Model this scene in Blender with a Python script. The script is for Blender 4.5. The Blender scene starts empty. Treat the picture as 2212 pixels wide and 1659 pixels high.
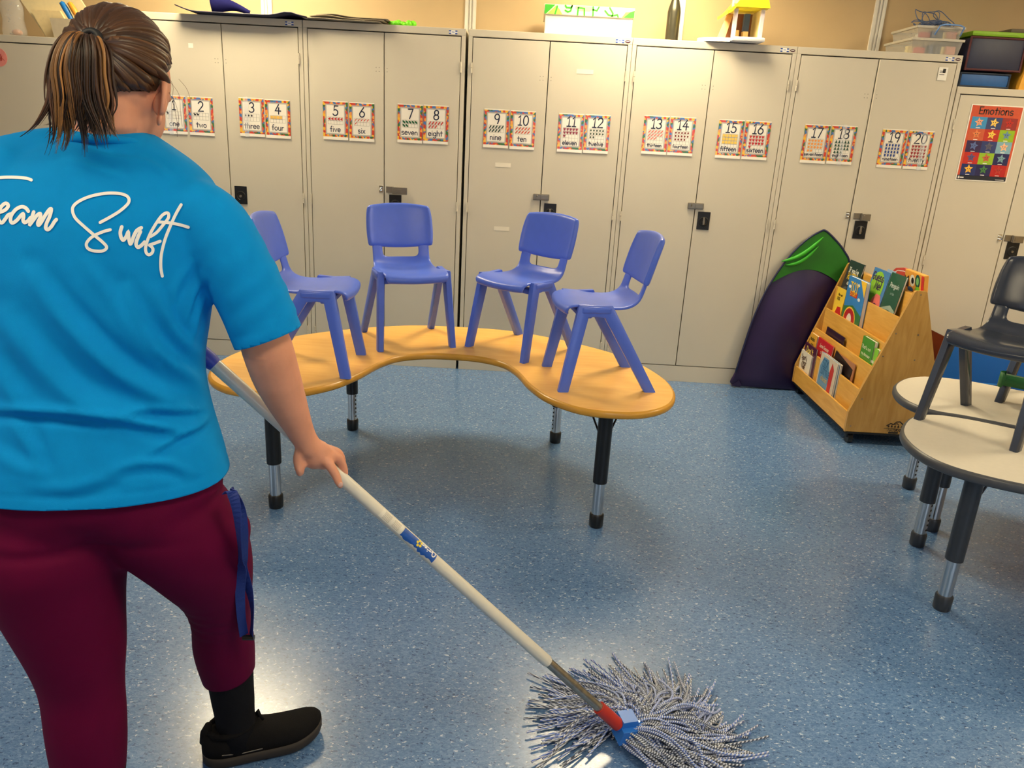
import bpy, bmesh, math, random
import numpy as np
from mathutils import Vector, Matrix, noise
from mathutils.bvhtree import BVHTree
random.seed(7); np.random.seed(7)
SC = bpy.context.scene
COL = SC.collection
PI = math.pi

# ---------------------------------------------------------------- camera
CAM_POS = Vector((-0.529, -4.6655, 1.4607))
PITCH, YAW, ROLL, FPX = 0.319, 0.0079, 0.0548, 1661.0
_r = Vector((math.cos(YAW), math.sin(YAW), 0))
_h = Vector((-math.sin(YAW), math.cos(YAW), 0))
_f = _h * math.cos(PITCH) - Vector((0, 0, 1)) * math.sin(PITCH)
_u = _h * math.sin(PITCH) + Vector((0, 0, 1)) * math.cos(PITCH)
CR = _r * math.cos(ROLL) + _u * math.sin(ROLL)
CU = -_r * math.sin(ROLL) + _u * math.cos(ROLL)
cam = bpy.data.cameras.new('camera'); camo = bpy.data.objects.new('camera', cam)
cam.sensor_width = 36.0; cam.lens = FPX / 2212 * 36.0; cam.clip_start = 0.02
camo.matrix_world = Matrix(((CR.x, CU.x, -_f.x, CAM_POS.x), (CR.y, CU.y, -_f.y, CAM_POS.y),
                            (CR.z, CU.z, -_f.z, CAM_POS.z), (0, 0, 0, 1)))
COL.objects.link(camo); SC.camera = camo

# ---------------------------------------------------------------- world, light, exposure
wd = bpy.data.worlds.new('world'); SC.world = wd; wd.use_nodes = True
wd.node_tree.nodes['Background'].inputs[0].default_value = (0.62, 0.75, 1.0, 1)
wd.node_tree.nodes['Background'].inputs[1].default_value = 0.6
SC.view_settings.view_transform = 'Standard'; SC.view_settings.look = 'None'
SC.view_settings.gamma = 1.0; SC.view_settings.use_curve_mapping = False
SC.view_settings.exposure = 0.6
LAMP_STRENGTH = 31.0            # ceiling troffers by the cupboards and the added one at right
LAMP_REAR = 17.0                # dimmer row over the middle of the room
LAMP_COLOR = (1.0, 0.83, 0.54)
DAY_POWER = 12.0               # daylight through the window wall behind the viewer
DAY_COLOR = (0.80, 0.90, 1.0)
CEIL = 2.62
def day_light(name, loc, rot, sx, sy, power):
    l = bpy.data.lights.new(name, 'AREA'); l.shape = 'RECTANGLE'; l.size = sx; l.size_y = sy
    l.energy = power; l.color = DAY_COLOR
    o = bpy.data.objects.new(name, l); o.location = loc; o.rotation_euler = rot; COL.objects.link(o)
day_light('window_daylight', (0.9, -6.92, 1.55), (PI/2, 0, 0), 3.0, 1.15, DAY_POWER)
day_light('window_daylight_side', (-4.52, -4.2, 1.55), (PI/2, 0, -PI/2), 2.2, 1.15, DAY_POWER*0.5)

# ---------------------------------------------------------------- materials
def srgb(r, g, b):
    f = lambda c: (c/255/12.92 if c/255 <= .04045 else ((c/255+.055)/1.055)**2.4)
    return (f(r), f(g), f(b), 1)
MATS = {}
def N(nt, t, **kw):
    n = nt.nodes.new(t)
    for k, v in kw.items():
        if k.startswith('i_'):
            n.inputs[k[2:].replace('_', ' ')].default_value = v
        else: setattr(n, k, v)
    return n
def mat(name, rgb, rough=.5, metal=0., var=.06, scale=40., bump=0., bscale=None, coat=0., spec=None, trans=0., alpha=1., stretch=None):
    """plain procedural surface: colour broken up by noise, optional fine relief"""
    if name in MATS: return MATS[name]
    m = bpy.data.materials.new(name); m.use_nodes = True; nt = m.node_tree; L = nt.links
    b = nt.nodes['Principled BSDF']
    b.inputs['Roughness'].default_value = rough; b.inputs['Metallic'].default_value = metal
    b.inputs['Coat Weight'].default_value = coat; b.inputs['Coat Roughness'].default_value = .12
    if spec is not None: b.inputs['Specular IOR Level'].default_value = spec
    b.inputs['Transmission Weight'].default_value = trans; b.inputs['Alpha'].default_value = alpha
    c = srgb(*rgb) if max(rgb) > 1.001 else (*rgb, 1)
    tc = N(nt, 'ShaderNodeTexCoord'); vec = tc.outputs['Object']
    if stretch:
        mp = N(nt, 'ShaderNodeMapping'); mp.inputs['Scale'].default_value = stretch
        L.new(vec, mp.inputs[0]); vec = mp.outputs[0]
    ns = N(nt, 'ShaderNodeTexNoise', i_Scale=scale, i_Detail=4.); L.new(vec, ns.inputs['Vector'])
    rp = N(nt, 'ShaderNodeValToRGB')
    rp.color_ramp.elements[0].position = .3; rp.color_ramp.elements[1].position = .7
    rp.color_ramp.elements[0].color = tuple(x*(1-var) for x in c[:3])+(1,)
    rp.color_ramp.elements[1].color = tuple(min(1, x*(1+var)) for x in c[:3])+(1,)
    L.new(ns.outputs[0], rp.inputs[0]); L.new(rp.outputs[0], b.inputs['Base Color'])
    if bump:
        n2 = N(nt, 'ShaderNodeTexNoise', i_Scale=bscale or scale*3, i_Detail=3.); L.new(vec, n2.inputs['Vector'])
        bp = N(nt, 'ShaderNodeBump', i_Strength=bump, i_Distance=.002)
        L.new(n2.outputs[0], bp.inputs['Height']); L.new(bp.outputs[0], b.inputs['Normal'])
    MATS[name] = m; return m
def bsdf(m): return m.node_tree.nodes['Principled BSDF']

def floor_material():
    m = mat('blue_vinyl', (104, 134, 172), .2); nt = m.node_tree; L = nt.links; b = bsdf(m)
    for n in list(nt.nodes):
        if n.type in ('TEX_NOISE', 'VALTORGB'): nt.nodes.remove(n)
    tc = [n for n in nt.nodes if n.type == 'TEX_COORD'][0]
    big = N(nt, 'ShaderNodeTexNoise', i_Scale=1.3, i_Detail=3.); L.new(tc.outputs['Object'], big.inputs['Vector'])
    mp = N(nt, 'ShaderNodeMapping'); mp.inputs['Scale'].default_value = (1, 1.6, 1); L.new(tc.outputs['Object'], mp.inputs[0])
    wob = N(nt, 'ShaderNodeTexNoise', i_Scale=90., i_Detail=2.); L.new(mp.outputs[0], wob.inputs['Vector'])
    mx = N(nt, 'ShaderNodeMixRGB', blend_type='LINEAR_LIGHT', i_Fac=.012); L.new(mp.outputs[0], mx.inputs[1]); L.new(wob.outputs['Color'], mx.inputs[2])
    vo = N(nt, 'ShaderNodeTexVoronoi', i_Scale=170.); L.new(mx.outputs[0], vo.inputs['Vector'])
    sp = N(nt, 'ShaderNodeSeparateColor'); L.new(vo.outputs['Color'], sp.inputs[0])
    r = N(nt, 'ShaderNodeValToRGB'); r.color_ramp.interpolation = 'CONSTANT'
    e = r.color_ramp.elements
    cols = [(0, (56, 84, 124)), (.045, (80, 114, 160)), (.30, (88, 123, 170)), (.55, (96, 131, 178)), (.80, (106, 140, 184)), (.972, (172, 192, 216))]
    e[0].position = 0; e[0].color = srgb(*cols[0][1]); e[1].position = cols[1][0]; e[1].color = srgb(*cols[1][1])
    for p, c in cols[2:]:
        x = e.new(p); x.color = srgb(*c)
    L.new(sp.outputs[0], r.inputs[0])
    big_r = N(nt, 'ShaderNodeMapRange'); big_r.inputs[3].default_value = .86; big_r.inputs[4].default_value = 1.1
    L.new(big.outputs[0], big_r.inputs[0])
    mu = N(nt, 'ShaderNodeMixRGB', blend_type='MULTIPLY', i_Fac=1.); L.new(r.outputs[0], mu.inputs[1]); L.new(big_r.outputs[0], mu.inputs[2])
    L.new(mu.outputs[0], b.inputs['Base Color'])
    rr = N(nt, 'ShaderNodeMapRange'); rr.inputs[3].default_value = .23; rr.inputs[4].default_value = .27
    n3 = N(nt, 'ShaderNodeTexNoise', i_Scale=5., i_Detail=5.); L.new(tc.outputs['Object'], n3.inputs['Vector'])
    L.new(n3.outputs[0], rr.inputs[0]); L.new(rr.outputs[0], b.inputs['Roughness'])
    b.inputs['Specular IOR Level'].default_value = .6; b.inputs['Coat Weight'].default_value = .3; b.inputs['Coat Roughness'].default_value = .2
    return m
def wood_material(name, c1, c2, sc=(1, 12, 12), rough=.35, coat=.25):
    m = mat(name, c1, rough, coat=coat); nt = m.node_tree; L = nt.links
    ns = [n for n in nt.nodes if n.type == 'TEX_NOISE'][0]; rp = [n for n in nt.nodes if n.type == 'VALTORGB'][0]
    tc = [n for n in nt.nodes if n.type == 'TEX_COORD'][0]
    mp = N(nt, 'ShaderNodeMapping'); mp.inputs['Scale'].default_value = sc
    L.new(tc.outputs['Object'], mp.inputs[0]); L.new(mp.outputs[0], ns.inputs['Vector'])
    ns.inputs['Scale'].default_value = 5.; ns.inputs['Detail'].default_value = 8.; ns.inputs['Distortion'].default_value = .6
    rp.color_ramp.elements[0].color = srgb(*c2); rp.color_ramp.elements[1].color = srgb(*c1)
    return m

M_FLOOR = floor_material()
M_WALL = mat('cream_wall_panel', (196, 171, 130), .6, var=.02, scale=6, bump=.08, bscale=300)
M_CEIL = mat('ceiling_white', (236, 234, 228), .8, var=.02, scale=8, bump=.2, bscale=120)
M_ALU = mat('white_aluminium', (225, 222, 212), .4, var=.03, spec=.5)
M_STEEL = mat('cabinet_beige', (206, 198, 180), .38, var=.018, scale=3., bump=.05, bscale=260)
M_BLACKP = mat('black_plastic', (16, 17, 20), .35)
M_DARK = mat('soft_black', (20, 20, 24), .6)
M_CHROME = mat('chrome', (215, 215, 215), .16, metal=1., var=.02)
M_NICKEL = mat('dull_nickel', (150, 142, 128), .35, metal=.9)
M_WHITE = mat('white_card', (240, 236, 226), .45, var=.015)
M_WHITEP = mat('white_print', (246, 244, 238), .5, var=.01)
M_INK = mat('navy_ink', (22, 32, 62), .45)
M_BLUECH = mat('blue_chair_plastic', (84, 114, 222), .33, var=.025, scale=30, bump=.04, bscale=500)
M_GREYCH = mat('charcoal_chair_plastic', (54, 60, 74), .2, var=.04, scale=30, bump=.04, bscale=500)
M_KID = wood_material('beech_laminate', (250, 194, 98), (242, 178, 78), (1, 9, 9), .33, .2)
M_KIDEDGE = mat('honey_edge_band', (206, 150, 52), .3, var=.1, scale=12)
M_GREYTOP = mat('pale_grey_laminate', (205, 199, 186), .4, var=.02, scale=60)
M_GREYEDGE = mat('grey_edge_band', (72, 74, 80), .4)
M_RACK = wood_material('birch_ply', (232, 180, 88), (216, 158, 62), (10, 1.2, 10), .38, .2)
M_RACKSIDE = wood_material('birch_ply_side_shaded', (206, 160, 84), (186, 138, 62), (9, 9, 1.3), .38, .2)  # same ply toned down, shade of the side panels put into its colour

# ---------------------------------------------------------------- mesh helpers
def tag(o, label=None, cat=None, group=None, kind=None):
    if label: o['label'] = label
    if cat: o['category'] = cat
    if group: o['group'] = group
    if kind: o['kind'] = kind
    return o
def empty(name, loc=(0, 0, 0), rz=0., label=None, cat=None, group=None):
    o = bpy.data.objects.new(name, None); COL.objects.link(o); o.empty_display_size = .05
    o.location = loc; o.rotation_euler = (0, 0, rz); return tag(o, label, cat, group)
def copy_tree(o, parent=None):
    c = o.copy(); COL.objects.link(c); c.parent = parent
    for ch in list(o.children): copy_tree(ch, c)
    return c
class MB:
    def __init__(s): s.v = []; s.f = []; s.uv = None
    def add(s, vs, fs):
        k = len(s.v); s.v += [tuple(p) for p in vs]; s.f += [tuple(i+k for i in q) for q in fs]; return s
    def box(s, x0, x1, y0, y1, z0, z1, bev=0.):
        if bev <= 0:
            return s.add([(x, y, z) for x in (x0, x1) for y in (y0, y1) for z in (z0, z1)],
                         [(0, 1, 3, 2), (4, 6, 7, 5), (0, 4, 5, 1), (2, 3, 7, 6), (0, 2, 6, 4), (1, 5, 7, 3)])
        bm = bmesh.new(); bmesh.ops.create_cube(bm, size=1.)
        for v in bm.verts: v.co = Vector(((x0+x1)/2+v.co.x*(x1-x0), (y0+y1)/2+v.co.y*(y1-y0), (z0+z1)/2+v.co.z*(z1-z0)))
        bmesh.ops.bevel(bm, geom=bm.edges[:], offset=bev, segments=2, affect='EDGES', profile=.6)
        return s.frombm(bm)
    def frombm(s, bm, M=None):
        bm.verts.ensure_lookup_table()
        for i, v in enumerate(bm.verts): v.index = i
        s.add([(M @ v.co if M else v.co) for v in bm.verts], [[v.index for v in f.verts] for f in bm.faces]); bm.free(); return s
    def rings(s, R, cap=True, close=True):
        n = len(R[0]); k = len(s.v)
        for r in R: s.v += [tuple(p) for p in r]
        m = n if close else n-1
        for i in range(len(R)-1):
            for j in range(m):
                a = k+i*n+j; b = k+i*n+(j+1) % n
                s.f.append((a, b, b+n, a+n))
        if cap:
            s.f.append(tuple(k+j for j in reversed(range(n)))); s.f.append(tuple(k+(len(R)-1)*n+j for j in range(n)))
        return s
    def tube(s, pts, r, n=10, cap=True):
        P = [Vector(p) for p in pts]; rad = r if hasattr(r, '__len__') else [r]*len(P)
        R = []; ref = None
        for i, p in enumerate(P):
            t = (P[min(i+1, len(P)-1)]-P[max(i-1, 0)])
            if t.length < 1e-9: t = Vector((0, 0, 1))
            t.normalize()
            if ref is None: ref = Vector((0, 0, 1)) if abs(t.z) < .9 else Vector((1, 0, 0))
            a = (ref-t*ref.dot(t))
            if a.length < 1e-6: a = t.orthogonal()
            a.normalize(); ref = a; b = t.cross(a)
            R.append([p+(a*math.cos(2*PI*j/n)+b*math.sin(2*PI*j/n))*rad[i] for j in range(n)])
        return s.rings(R, cap)
    def sweep_rect(s, pts, sizes, up):
        """rectangular section swept along a polyline; sizes [(across, along_up)]"""
        P = [Vector(p) for p in pts]; up = Vector(up); R = []
        for i, p in enumerate(P):
            if 0 < i < len(P)-1:
                t0 = (p-P[i-1]).normalized(); t1 = (P[i+1]-p).normalized(); t = (t0+t1).normalized(); k = 1/max(.5, t.dot(t0))
            else:
                t = (P[min(i+1, len(P)-1)]-P[max(i-1, 0)]).normalized(); k = 1
            a = t.cross(up).normalized(); w, h = sizes[i]
            c = .28
            R.append([p+a*(sx*w*k)+up*(sy*h) for sx, sy in ((1, 1-c), (1-c, 1), (-1+c, 1), (-1, 1-c), (-1, -1+c), (-1+c, -1), (1-c, -1), (1, -1+c))])
        if sizes[-1][0] < .0205 and abs(P[-1].z) < 1e-6: R[-1] = [Vector((q.x, q.y+(q.z/(P[-1]-P[-2]).z*(P[-2]-P[-1]).y if abs((P[-1]-P[-2]).z) > 1e-6 else 0), 0)) for q in R[-1]]   # feet cut level
        return s.rings(R)
    def lathe(s, prof, n=24, c=(0, 0, 0), cap=True):
        return s.rings([[(c[0]+r*math.cos(2*PI*j/n), c[1]+r*math.sin(2*PI*j/n), c[2]+z) for j in range(n)] for r, z in prof], cap)
    def prism(s, out, y0, y1, ax='y'):
        n = len(out)
        f = (lambda a, b, d: (a, d, b)) if ax == 'y' else ((lambda a, b, d: (a, b, d)) if ax == 'z' else (lambda a, b, d: (d, a, b)))
        return s.rings([[f(a, b, y0) for a, b in out], [f(a, b, y1) for a, b in out]])
    def ell(s, c, r, n=20, m=12, M=None):
        c = Vector(c); R = []
        for i in range(m+1):
            th = PI*(i/m); th = max(.03, min(PI-.03, th)); ring = []
            for j in range(n):
                p = Vector((r[0]*math.sin(th)*math.cos(2*PI*j/n), r[1]*math.sin(th)*math.sin(2*PI*j/n), -r[2]*math.cos(th)))
                ring.append(c+(M @ p if M else p))
            R.append(ring)
        return s.rings(R)
    def mesh(s, name):
        me = bpy.data.meshes.new(name); me.from_pydata(s.v, [], s.f); me.validate(); me.update()
        bm = bmesh.new(); bm.from_mesh(me); bmesh.ops.recalc_face_normals(bm, faces=bm.faces[:]); bm.to_mesh(me); bm.free(); return me
    def build(s, name, m, parent=None, smooth=False, loc=None, ang=None):
        me = s.mesh(name); me.materials.append(m); o = bpy.data.objects.new(name, me); COL.objects.link(o)
        if parent: o.parent = parent
        if loc: o.location = loc
        if smooth or ang:
            for p in me.polygons: p.use_smooth = True
            if ang: me.set_sharp_from_angle(angle=math.radians(ang))
        return o
def mods(o, *ms):
    for t, kw in ms:
        md = o.modifiers.new(t.lower(), t)
        for k, v in kw.items(): setattr(md, k, v)
    return o
def spline(P, n=6, closed=True):
    P = [np.array(p, float) for p in P]; out = []; k = len(P)
    for i in range(k if closed else k-1):
        p0, p1, p2, p3 = (P[(i+d) % k] if closed else P[min(max(i+d, 0), k-1)] for d in (-1, 0, 1, 2))
        for j in range(n):
            t = j/n
            out.append(.5*((2*p1)+(-p0+p2)*t+(2*p0-5*p1+4*p2-p3)*t*t+(-p0+3*p1-3*p2+p3)*t**3))
    if not closed: out.append(P[-1])
    return out
def inset2(P, d):
    P = [np.array(p) for p in P]; n = len(P); A = sum(P[i][0]*P[(i+1) % n][1]-P[(i+1) % n][0]*P[i][1] for i in range(n))
    sg = 1 if A > 0 else -1; out = []
    for i in range(n):
        t = P[(i+1) % n]-P[i-1]; t = t/np.linalg.norm(t); out.append(P[i]+sg*d*np.array([-t[1], t[0]]))
    return out

# ---------------------------------------------------------------- stroke lettering (printed writing)
def A(cx, cy, rx, ry, a0, a1, n=12):
    return [(cx+rx*math.cos(math.radians(a0+(a1-a0)*i/n)), cy+ry*math.sin(math.radians(a0+(a1-a0)*i/n))) for i in range(n+1)]
G = {
 'a': (.95, [A(.42, .45, .4, .45, 30, 360), [(.84, 1), (.82, .25), (.92, 0)]]),
 'b': (.95, [[(.06, 1.6), (.06, 0)], A(.46, .45, .4, .45, 180, -180)]),
 'c': (.85, [A(.46, .47, .42, .48, 50, 310)]),
 'd': (.95, [A(.42, .45, .4, .45, 0, 360), [(.84, 1.6), (.84, 0)]]),
 'e': (.9, [[(.06, .5), (.82, .55)]+A(.44, .5, .4, .5, 10, 320)[1:]]),
 'f': (.7, [A(.55, 1.25, .25, .35, 70, 180)+[(.3, 0)], [(.02, .9), (.62, .92)]]),
 'g': (.95, [A(.42, .48, .4, .46, 30, 360), [(.84, .95), (.82, -.2)]+A(.44, -.2, .38, .38, 0, -150)]),
 'h': (.9, [[(.08, 1.6), (.08, 0)], A(.42, .58, .34, .4, 180, 0)+[(.78, 0)]]),
 'i': (.32, [[(.14, .95), (.14, 0)], [(.14, 1.38), (.15, 1.42)]]),
 'k': (.8, [[(.1, 1.6), (.1, 0)], [(.7, .95), (.1, .4), (.72, 0)]]),
 'l': (.3, [[(.13, 1.6), (.13, 0)]]),
 'm': (1.3, [[(.08, .95), (.08, 0)], A(.34, .62, .26, .35, 180, 0)+[(.6, 0)], A(.88, .62, .28, .35, 180, 0)+[(1.17, 0)]]),
 'n': (.9, [[(.08, .95), (.08, 0)], A(.42, .55, .34, .42, 180, 0)+[(.77, 0)]]),
 'o': (.95, [A(.45, .48, .42, .48, 90, 450, 18)]),
 'p': (.95, [[(.06, .95), (.06, -.6)], A(.46, .47, .4, .46, 180, -180)]),
 'r': (.7, [[(.1, .95), (.1, 0)], A(.45, .5, .34, .42, 180, 60)]),
 's': (.8, [A(.4, .72, .32, .26, 40, 250, 10)+A(.38, .24, .34, .26, 70, -150, 10)]),
 't': (.75, [[(.36, 1.45), (.34, 0)], [(.02, .95), (.72, .98)]]),
 'u': (.9, [[(.08, .95)]+A(.42, .4, .34, .4, 180, 360)+[(.77, .95)], [(.77, .5), (.82, 0)]]),
 'v': (.85, [[(.04, .95), (.4, 0), (.8, .95)]]),
 'w': (1.2, [[(.04, .95), (.3, 0), (.58, .8), (.86, 0), (1.14, .95)]]),
 'x': (.8, [[(.04, .95), (.72, 0)], [(.7, .95), (.02, 0)]]),
 'y': (.85, [[(.04, .95), (.42, .1)], [(.8, .95), (.2, -.6)]]),
 "'": (.3, [[(.14, 1.6), (.1, 1.25)]]), '!': (.35, [[(.15, 1.6), (.15, .45)], [(.15, .05), (.16, .08)]]), ' ': (.55, []),
 '0': (.95, [A(.45, .75, .4, .75, 90, 450, 20)]),
 '1': (.7, [[(.1, 1.2), (.38, 1.5), (.38, 0)], [(.08, 0), (.66, 0)]]),
 '2': (.95, [A(.42, 1.08, .38, .42, 160, -40)+[(.06, 0), (.86, .02)]]),
 '3': (.9, [A(.38, 1.12, .36, .38, 150, -80)+A(.38, .38, .42, .38, 85, -150)]),
 '4': (1.0, [[(.6, 1.5), (.05, .5), (.95, .5)], [(.62, 1.0), (.62, 0)]]),
 '5': (.9, [[(.78, 1.5), (.2, 1.5), (.14, .82)]+A(.38, .46, .42, .46, 120, -150)]),
 '6': (.9, [[(.66, 1.5), (.22, .85)]+A(.44, .43, .4, .43, 160, 520, 18)]),
 '7': (.9, [[(.05, 1.48), (.82, 1.5), (.34, 0)]]),
 '8': (.9, [A(.43, 1.12, .33, .37, -90, 270, 16), A(.43, .38, .4, .38, 90, 450, 16)]),
 '9': (.9, [A(.44, 1.06, .38, .42, 0, 360, 16), [(.82, 1.1), (.76, .55), (.6, 0)]]),
 'A': (1.1, [[(.02, 0), (.52, 1.6), (1.02, 0)], [(.2, .55), (.84, .55)]]),
 'B': (.95, [[(.1, 0), (.1, 1.55)]+A(.1, 1.17, .6, .38, 90, -90)+A(.1, .4, .72, .4, 90, -90)]),
 'C': (1.05, [A(.55, .78, .5, .8, 45, 315)]),
 'D': (1.1, [[(.1, 0), (.1, 1.6)], A(.1, .8, .85, .8, 90, -90)]),
 'E': (.9, [[(.85, 1.55), (.1, 1.55), (.1, 0), (.85, 0)], [(.1, .8), (.75, .8)]]),
 'F': (.85, [[(.82, 1.55), (.1, 1.55), (.1, 0)], [(.1, .8), (.7, .8)]]),
 'G': (1.15, [A(.55, .78, .5, .8, 45, 330)+[(1.0, .7), (.6, .7)]]),
 'H': (1.0, [[(.1, 1.6), (.1, 0)], [(.88, 1.6), (.88, 0)], [(.1, .8), (.88, .8)]]),
 'I': (.5, [[(.25, 1.55), (.25, 0)], [(.02, 1.55), (.48, 1.55)], [(.02, 0), (.48, 0)]]),
 'J': (.8, [[(.62, 1.6), (.62, .4)]+A(.34, .4, .28, .4, 0, -170)]),
 'L': (.85, [[(.1, 1.6), (.1, 0), (.8, 0)]]),
 'M': (1.25, [[(.06, 0), (.2, 1.6), (.62, .3), (1.04, 1.6), (1.18, 0)]]),
 'N': (1.1, [[(.1, 0), (.1, 1.6), (.95, 0), (.95, 1.6)]]),
 'O': (1.2, [A(.58, .8, .55, .8, 90, 450, 20)]),
 'P': (.95, [[(.1, 0), (.1, 1.6)], A(.1, 1.15, .75, .45, 90, -90)]),
 'R': (1.0, [[(.1, 0), (.1, 1.6)], A(.1, 1.15, .72, .45, 90, -90)+[(.9, 0)]]),
 'S': (.95, [A(.46, 1.18, .4, .4, 35, 260, 12)+A(.44, .4, .42, .42, 80, -155, 12)]),
 'T': (1.1, [[(.02, 1.55), (1.04, 1.55)], [(.53, 1.55), (.53, 0)]]),
 'U': (1.05, [[(.08, 1.6)]+A(.5, .45, .42, .45, 180, 360)+[(.92, 1.6)]]),
 'W': (1.5, [[(.04, 1.6), (.38, 0), (.74, 1.3), (1.1, 0), (1.44, 1.6)]]),
 'X': (1.0, [[(.04, 1.6), (.92, 0)], [(.9, 1.6), (.02, 0)]]),
 'Y': (1.0, [[(.04, 1.6), (.5, .75), (.96, 1.6)], [(.5, .75), (.5, 0)]]),
}
def ribbon2(mb, P, hw, place):
    """flat stroke of half-width hw along 2D polyline, with round ends; place(x, y) -> 3D"""
    P = [np.array(p, float) for p in P]
    Q = [P[0]]
    for p in P[1:]:
        if np.linalg.norm(p-Q[-1]) > 1e-7: Q.append(p)
    if len(Q) < 2: Q.append(Q[0]+np.array([hw*.3, 0]))
    L_, R_ = [], []
    for i in range(len(Q)):
        t0 = Q[i]-Q[i-1] if i else Q[1]-Q[0]; t1 = Q[i+1]-Q[i] if i < len(Q)-1 else t0
        t0 = t0/np.linalg.norm(t0); t1 = t1/np.linalg.norm(t1); t = t0+t1; l = np.linalg.norm(t); t = t/l if l > .2 else t1
        k = min(1.6, 1/max(.3, float(t@t1))); nrm = np.array([-t[1], t[0]])*hw*k
        L_.append(Q[i]+nrm); R_.append(Q[i]-nrm)
    def cap(c, t):
        t = t/np.linalg.norm(t); n_ = np.array([-t[1], t[0]])
        return [c+hw*(n_*math.cos(a)+t*math.sin(a)) for a in (PI*.2, PI*.4, PI*.6, PI*.8)]
    end = cap(Q[-1], Q[-1]-Q[-2]); st = cap(Q[0], Q[0]-Q[1])
    vs = []; fs = []
    for a, b in zip(L_, R_): vs += [place(*a), place(*b)]
    for i in range(len(Q)-1): fs.append((2*i, 2*i+1, 2*i+3, 2*i+2))
    k = len(vs); vs += [place(*p) for p in end]; n = len(Q)-1; fs.append((2*n, 2*n+1, k+3, k+2, k+1, k))
    k = len(vs); vs += [place(*p) for p in st]; fs.append((1, 0, k+3, k+2, k+1, k))
    mb.add(vs, fs)
def text(mb, s, x, y, size, hw, place, align='c', slant=0., xs=1.):
    u = size/1.5
    w = sum(G[c][0]+.16 for c in s)*u*xs
    x0 = x-(w/2 if align == 'c' else 0)
    for c in s:
        adv, st = G[c]
        for p in st: ribbon2(mb, [(x0+(a+b*slant)*u*xs, y+b*u) for a, b in p], hw, place)
        x0 += (adv+.16)*u*xs
def flat(mb, pts, place):
    mb.add([place(a, b) for a, b in pts], [tuple(range(len(pts)))])

# ================================================================ the room
def struct(name, mb, m, parent=None):
    o = mb.build(name, m, parent)
    if not parent: o['kind'] = 'structure'
    return o
X0, X1, Y0, YW = -4.6, 3.6, -7.0, .475
struct('floor', MB().box(X0, X1, Y0, YW, -.1, 0), M_FLOOR)
struct('ceiling', MB().box(X0, X1, Y0, YW, CEIL, CEIL+.1), M_CEIL)
wb = struct('wall_back', MB().box(X0, X1, YW+.012, YW+.12, 0, CEIL), M_WALL)
seams = [-3.42, -2.19, -.945, .315, 1.512, 2.75]
ed = [X0]+seams+[X1]
for a, b in zip(ed[:-1], ed[1:]):                      # lining sheets between the joiners
    MB().box(a+.008, b-.008, YW, YW+.012, 0, CEIL).build('wall_panel', M_WALL, wb)
for s in seams:
    j = MB()
    j.box(s-.034, s-.014, YW-.012, YW+.004, 0, CEIL, .003).box(s+.014, s+.034, YW-.012, YW+.004, 0, CEIL, .003).box(s-.014, s+.014, YW-.003, YW+.01, 0, CEIL)
    j.box(s-.004, s+.004, YW-.012, YW, 0, CEIL)
    j.build('joiner_strip', M_ALU, wb)
struct('wall_left', MB().box(X0-.1, X0, Y0, -5.35, 0, CEIL).box(X0-.1, X0, -3.05, YW, 0, CEIL).box(X0-.1, X0, -5.35, -3.05, 0, .95).box(X0-.1, X0, -5.35, -3.05, 2.15, CEIL), M_WALL)
struct('wall_right', MB().box(X1, X1+.1, Y0, YW, 0, CEIL), M_WALL)
struct('wall_front', MB().box(X0, -.65, Y0-.1, Y0, 0, CEIL).box(2.45, X1, Y0-.1, Y0, 0, CEIL).box(-.65, 2.45, Y0-.1, Y0, 0, .95).box(-.65, 2.45, Y0-.1, Y0, 2.15, CEIL), M_WALL)
def window(n, place):
    fr = MB()
    for a, b, c, d in ((0, 1, 0, .04), (0, 1, .96, 1), (0, .02, 0, 1), (.98, 1, 0, 1), (.49, .51, 0, 1)): place(fr, a, b, c, d, .03)
    o = fr.build('window_%d' % n, M_ALU); o['kind'] = 'structure'
    for a, b in ((.02, .49), (.51, .98)):
        p = MB(); place(p, a, b, .04, .96, .004)
        p.build('pane', mat('window_glass', (235, 242, 245), .02, trans=1., var=.0), o)
window(1, lambda mb, a, b, c, d, t: mb.box(-.65+3.1*a, -.65+3.1*b, Y0-.06-t, Y0-.06+t, .95+1.2*c, .95+1.2*d))
window(2, lambda mb, a, b, c, d, t: mb.box(X0-.06-t, X0-.06+t, -5.35+2.3*a, -5.35+2.3*b, .95+1.2*c, .95+1.2*d))

def emission(name, col, st):
    m = mat(name, (250, 248, 240), .5); nt = m.node_tree; b = bsdf(m)
    b.inputs['Emission Color'].default_value = (*col, 1); b.inputs['Emission Strength'].default_value = st
    return m
M_DIFF = emission('troffer_diffuser', LAMP_COLOR, LAMP_STRENGTH); M_DIFF2 = emission('dim_troffer_diffuser', LAMP_COLOR, LAMP_REAR)
n = 0
for lx in (-2.25, .1, 2.45):
    for ly, where in ((-.34, 'in front of the cabinets'), (-4.1, 'over the middle of the room')):
        px_, py_ = (lx, ly) if not (lx > 2 and ly > -2) else (2.75, -1.5)  # right front light stands off the grid, added to brighten the right side
        t = empty('ceiling_light', (px_, py_, CEIL), 0, 'square white ceiling light with glowing diffuser %s, %s row' % (where, {-2.25: 'left', .1: 'middle', 2.45: 'right'}[lx]), 'ceiling light', 'ceiling lights')
        MB().box(-.315, .315, -.315, -.29, -.035, 0).box(-.315, .315, .29, .315, -.035, 0).box(-.315, -.29, -.29, .29, -.035, 0).box(.29, .315, -.29, .29, -.035, 0).build('frame', M_ALU, t)
        MB().box(-.289, .289, -.289, .289, -.03, -.012).build('diffuser', M_DIFF if ly > -2 else M_DIFF2, t)

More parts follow.
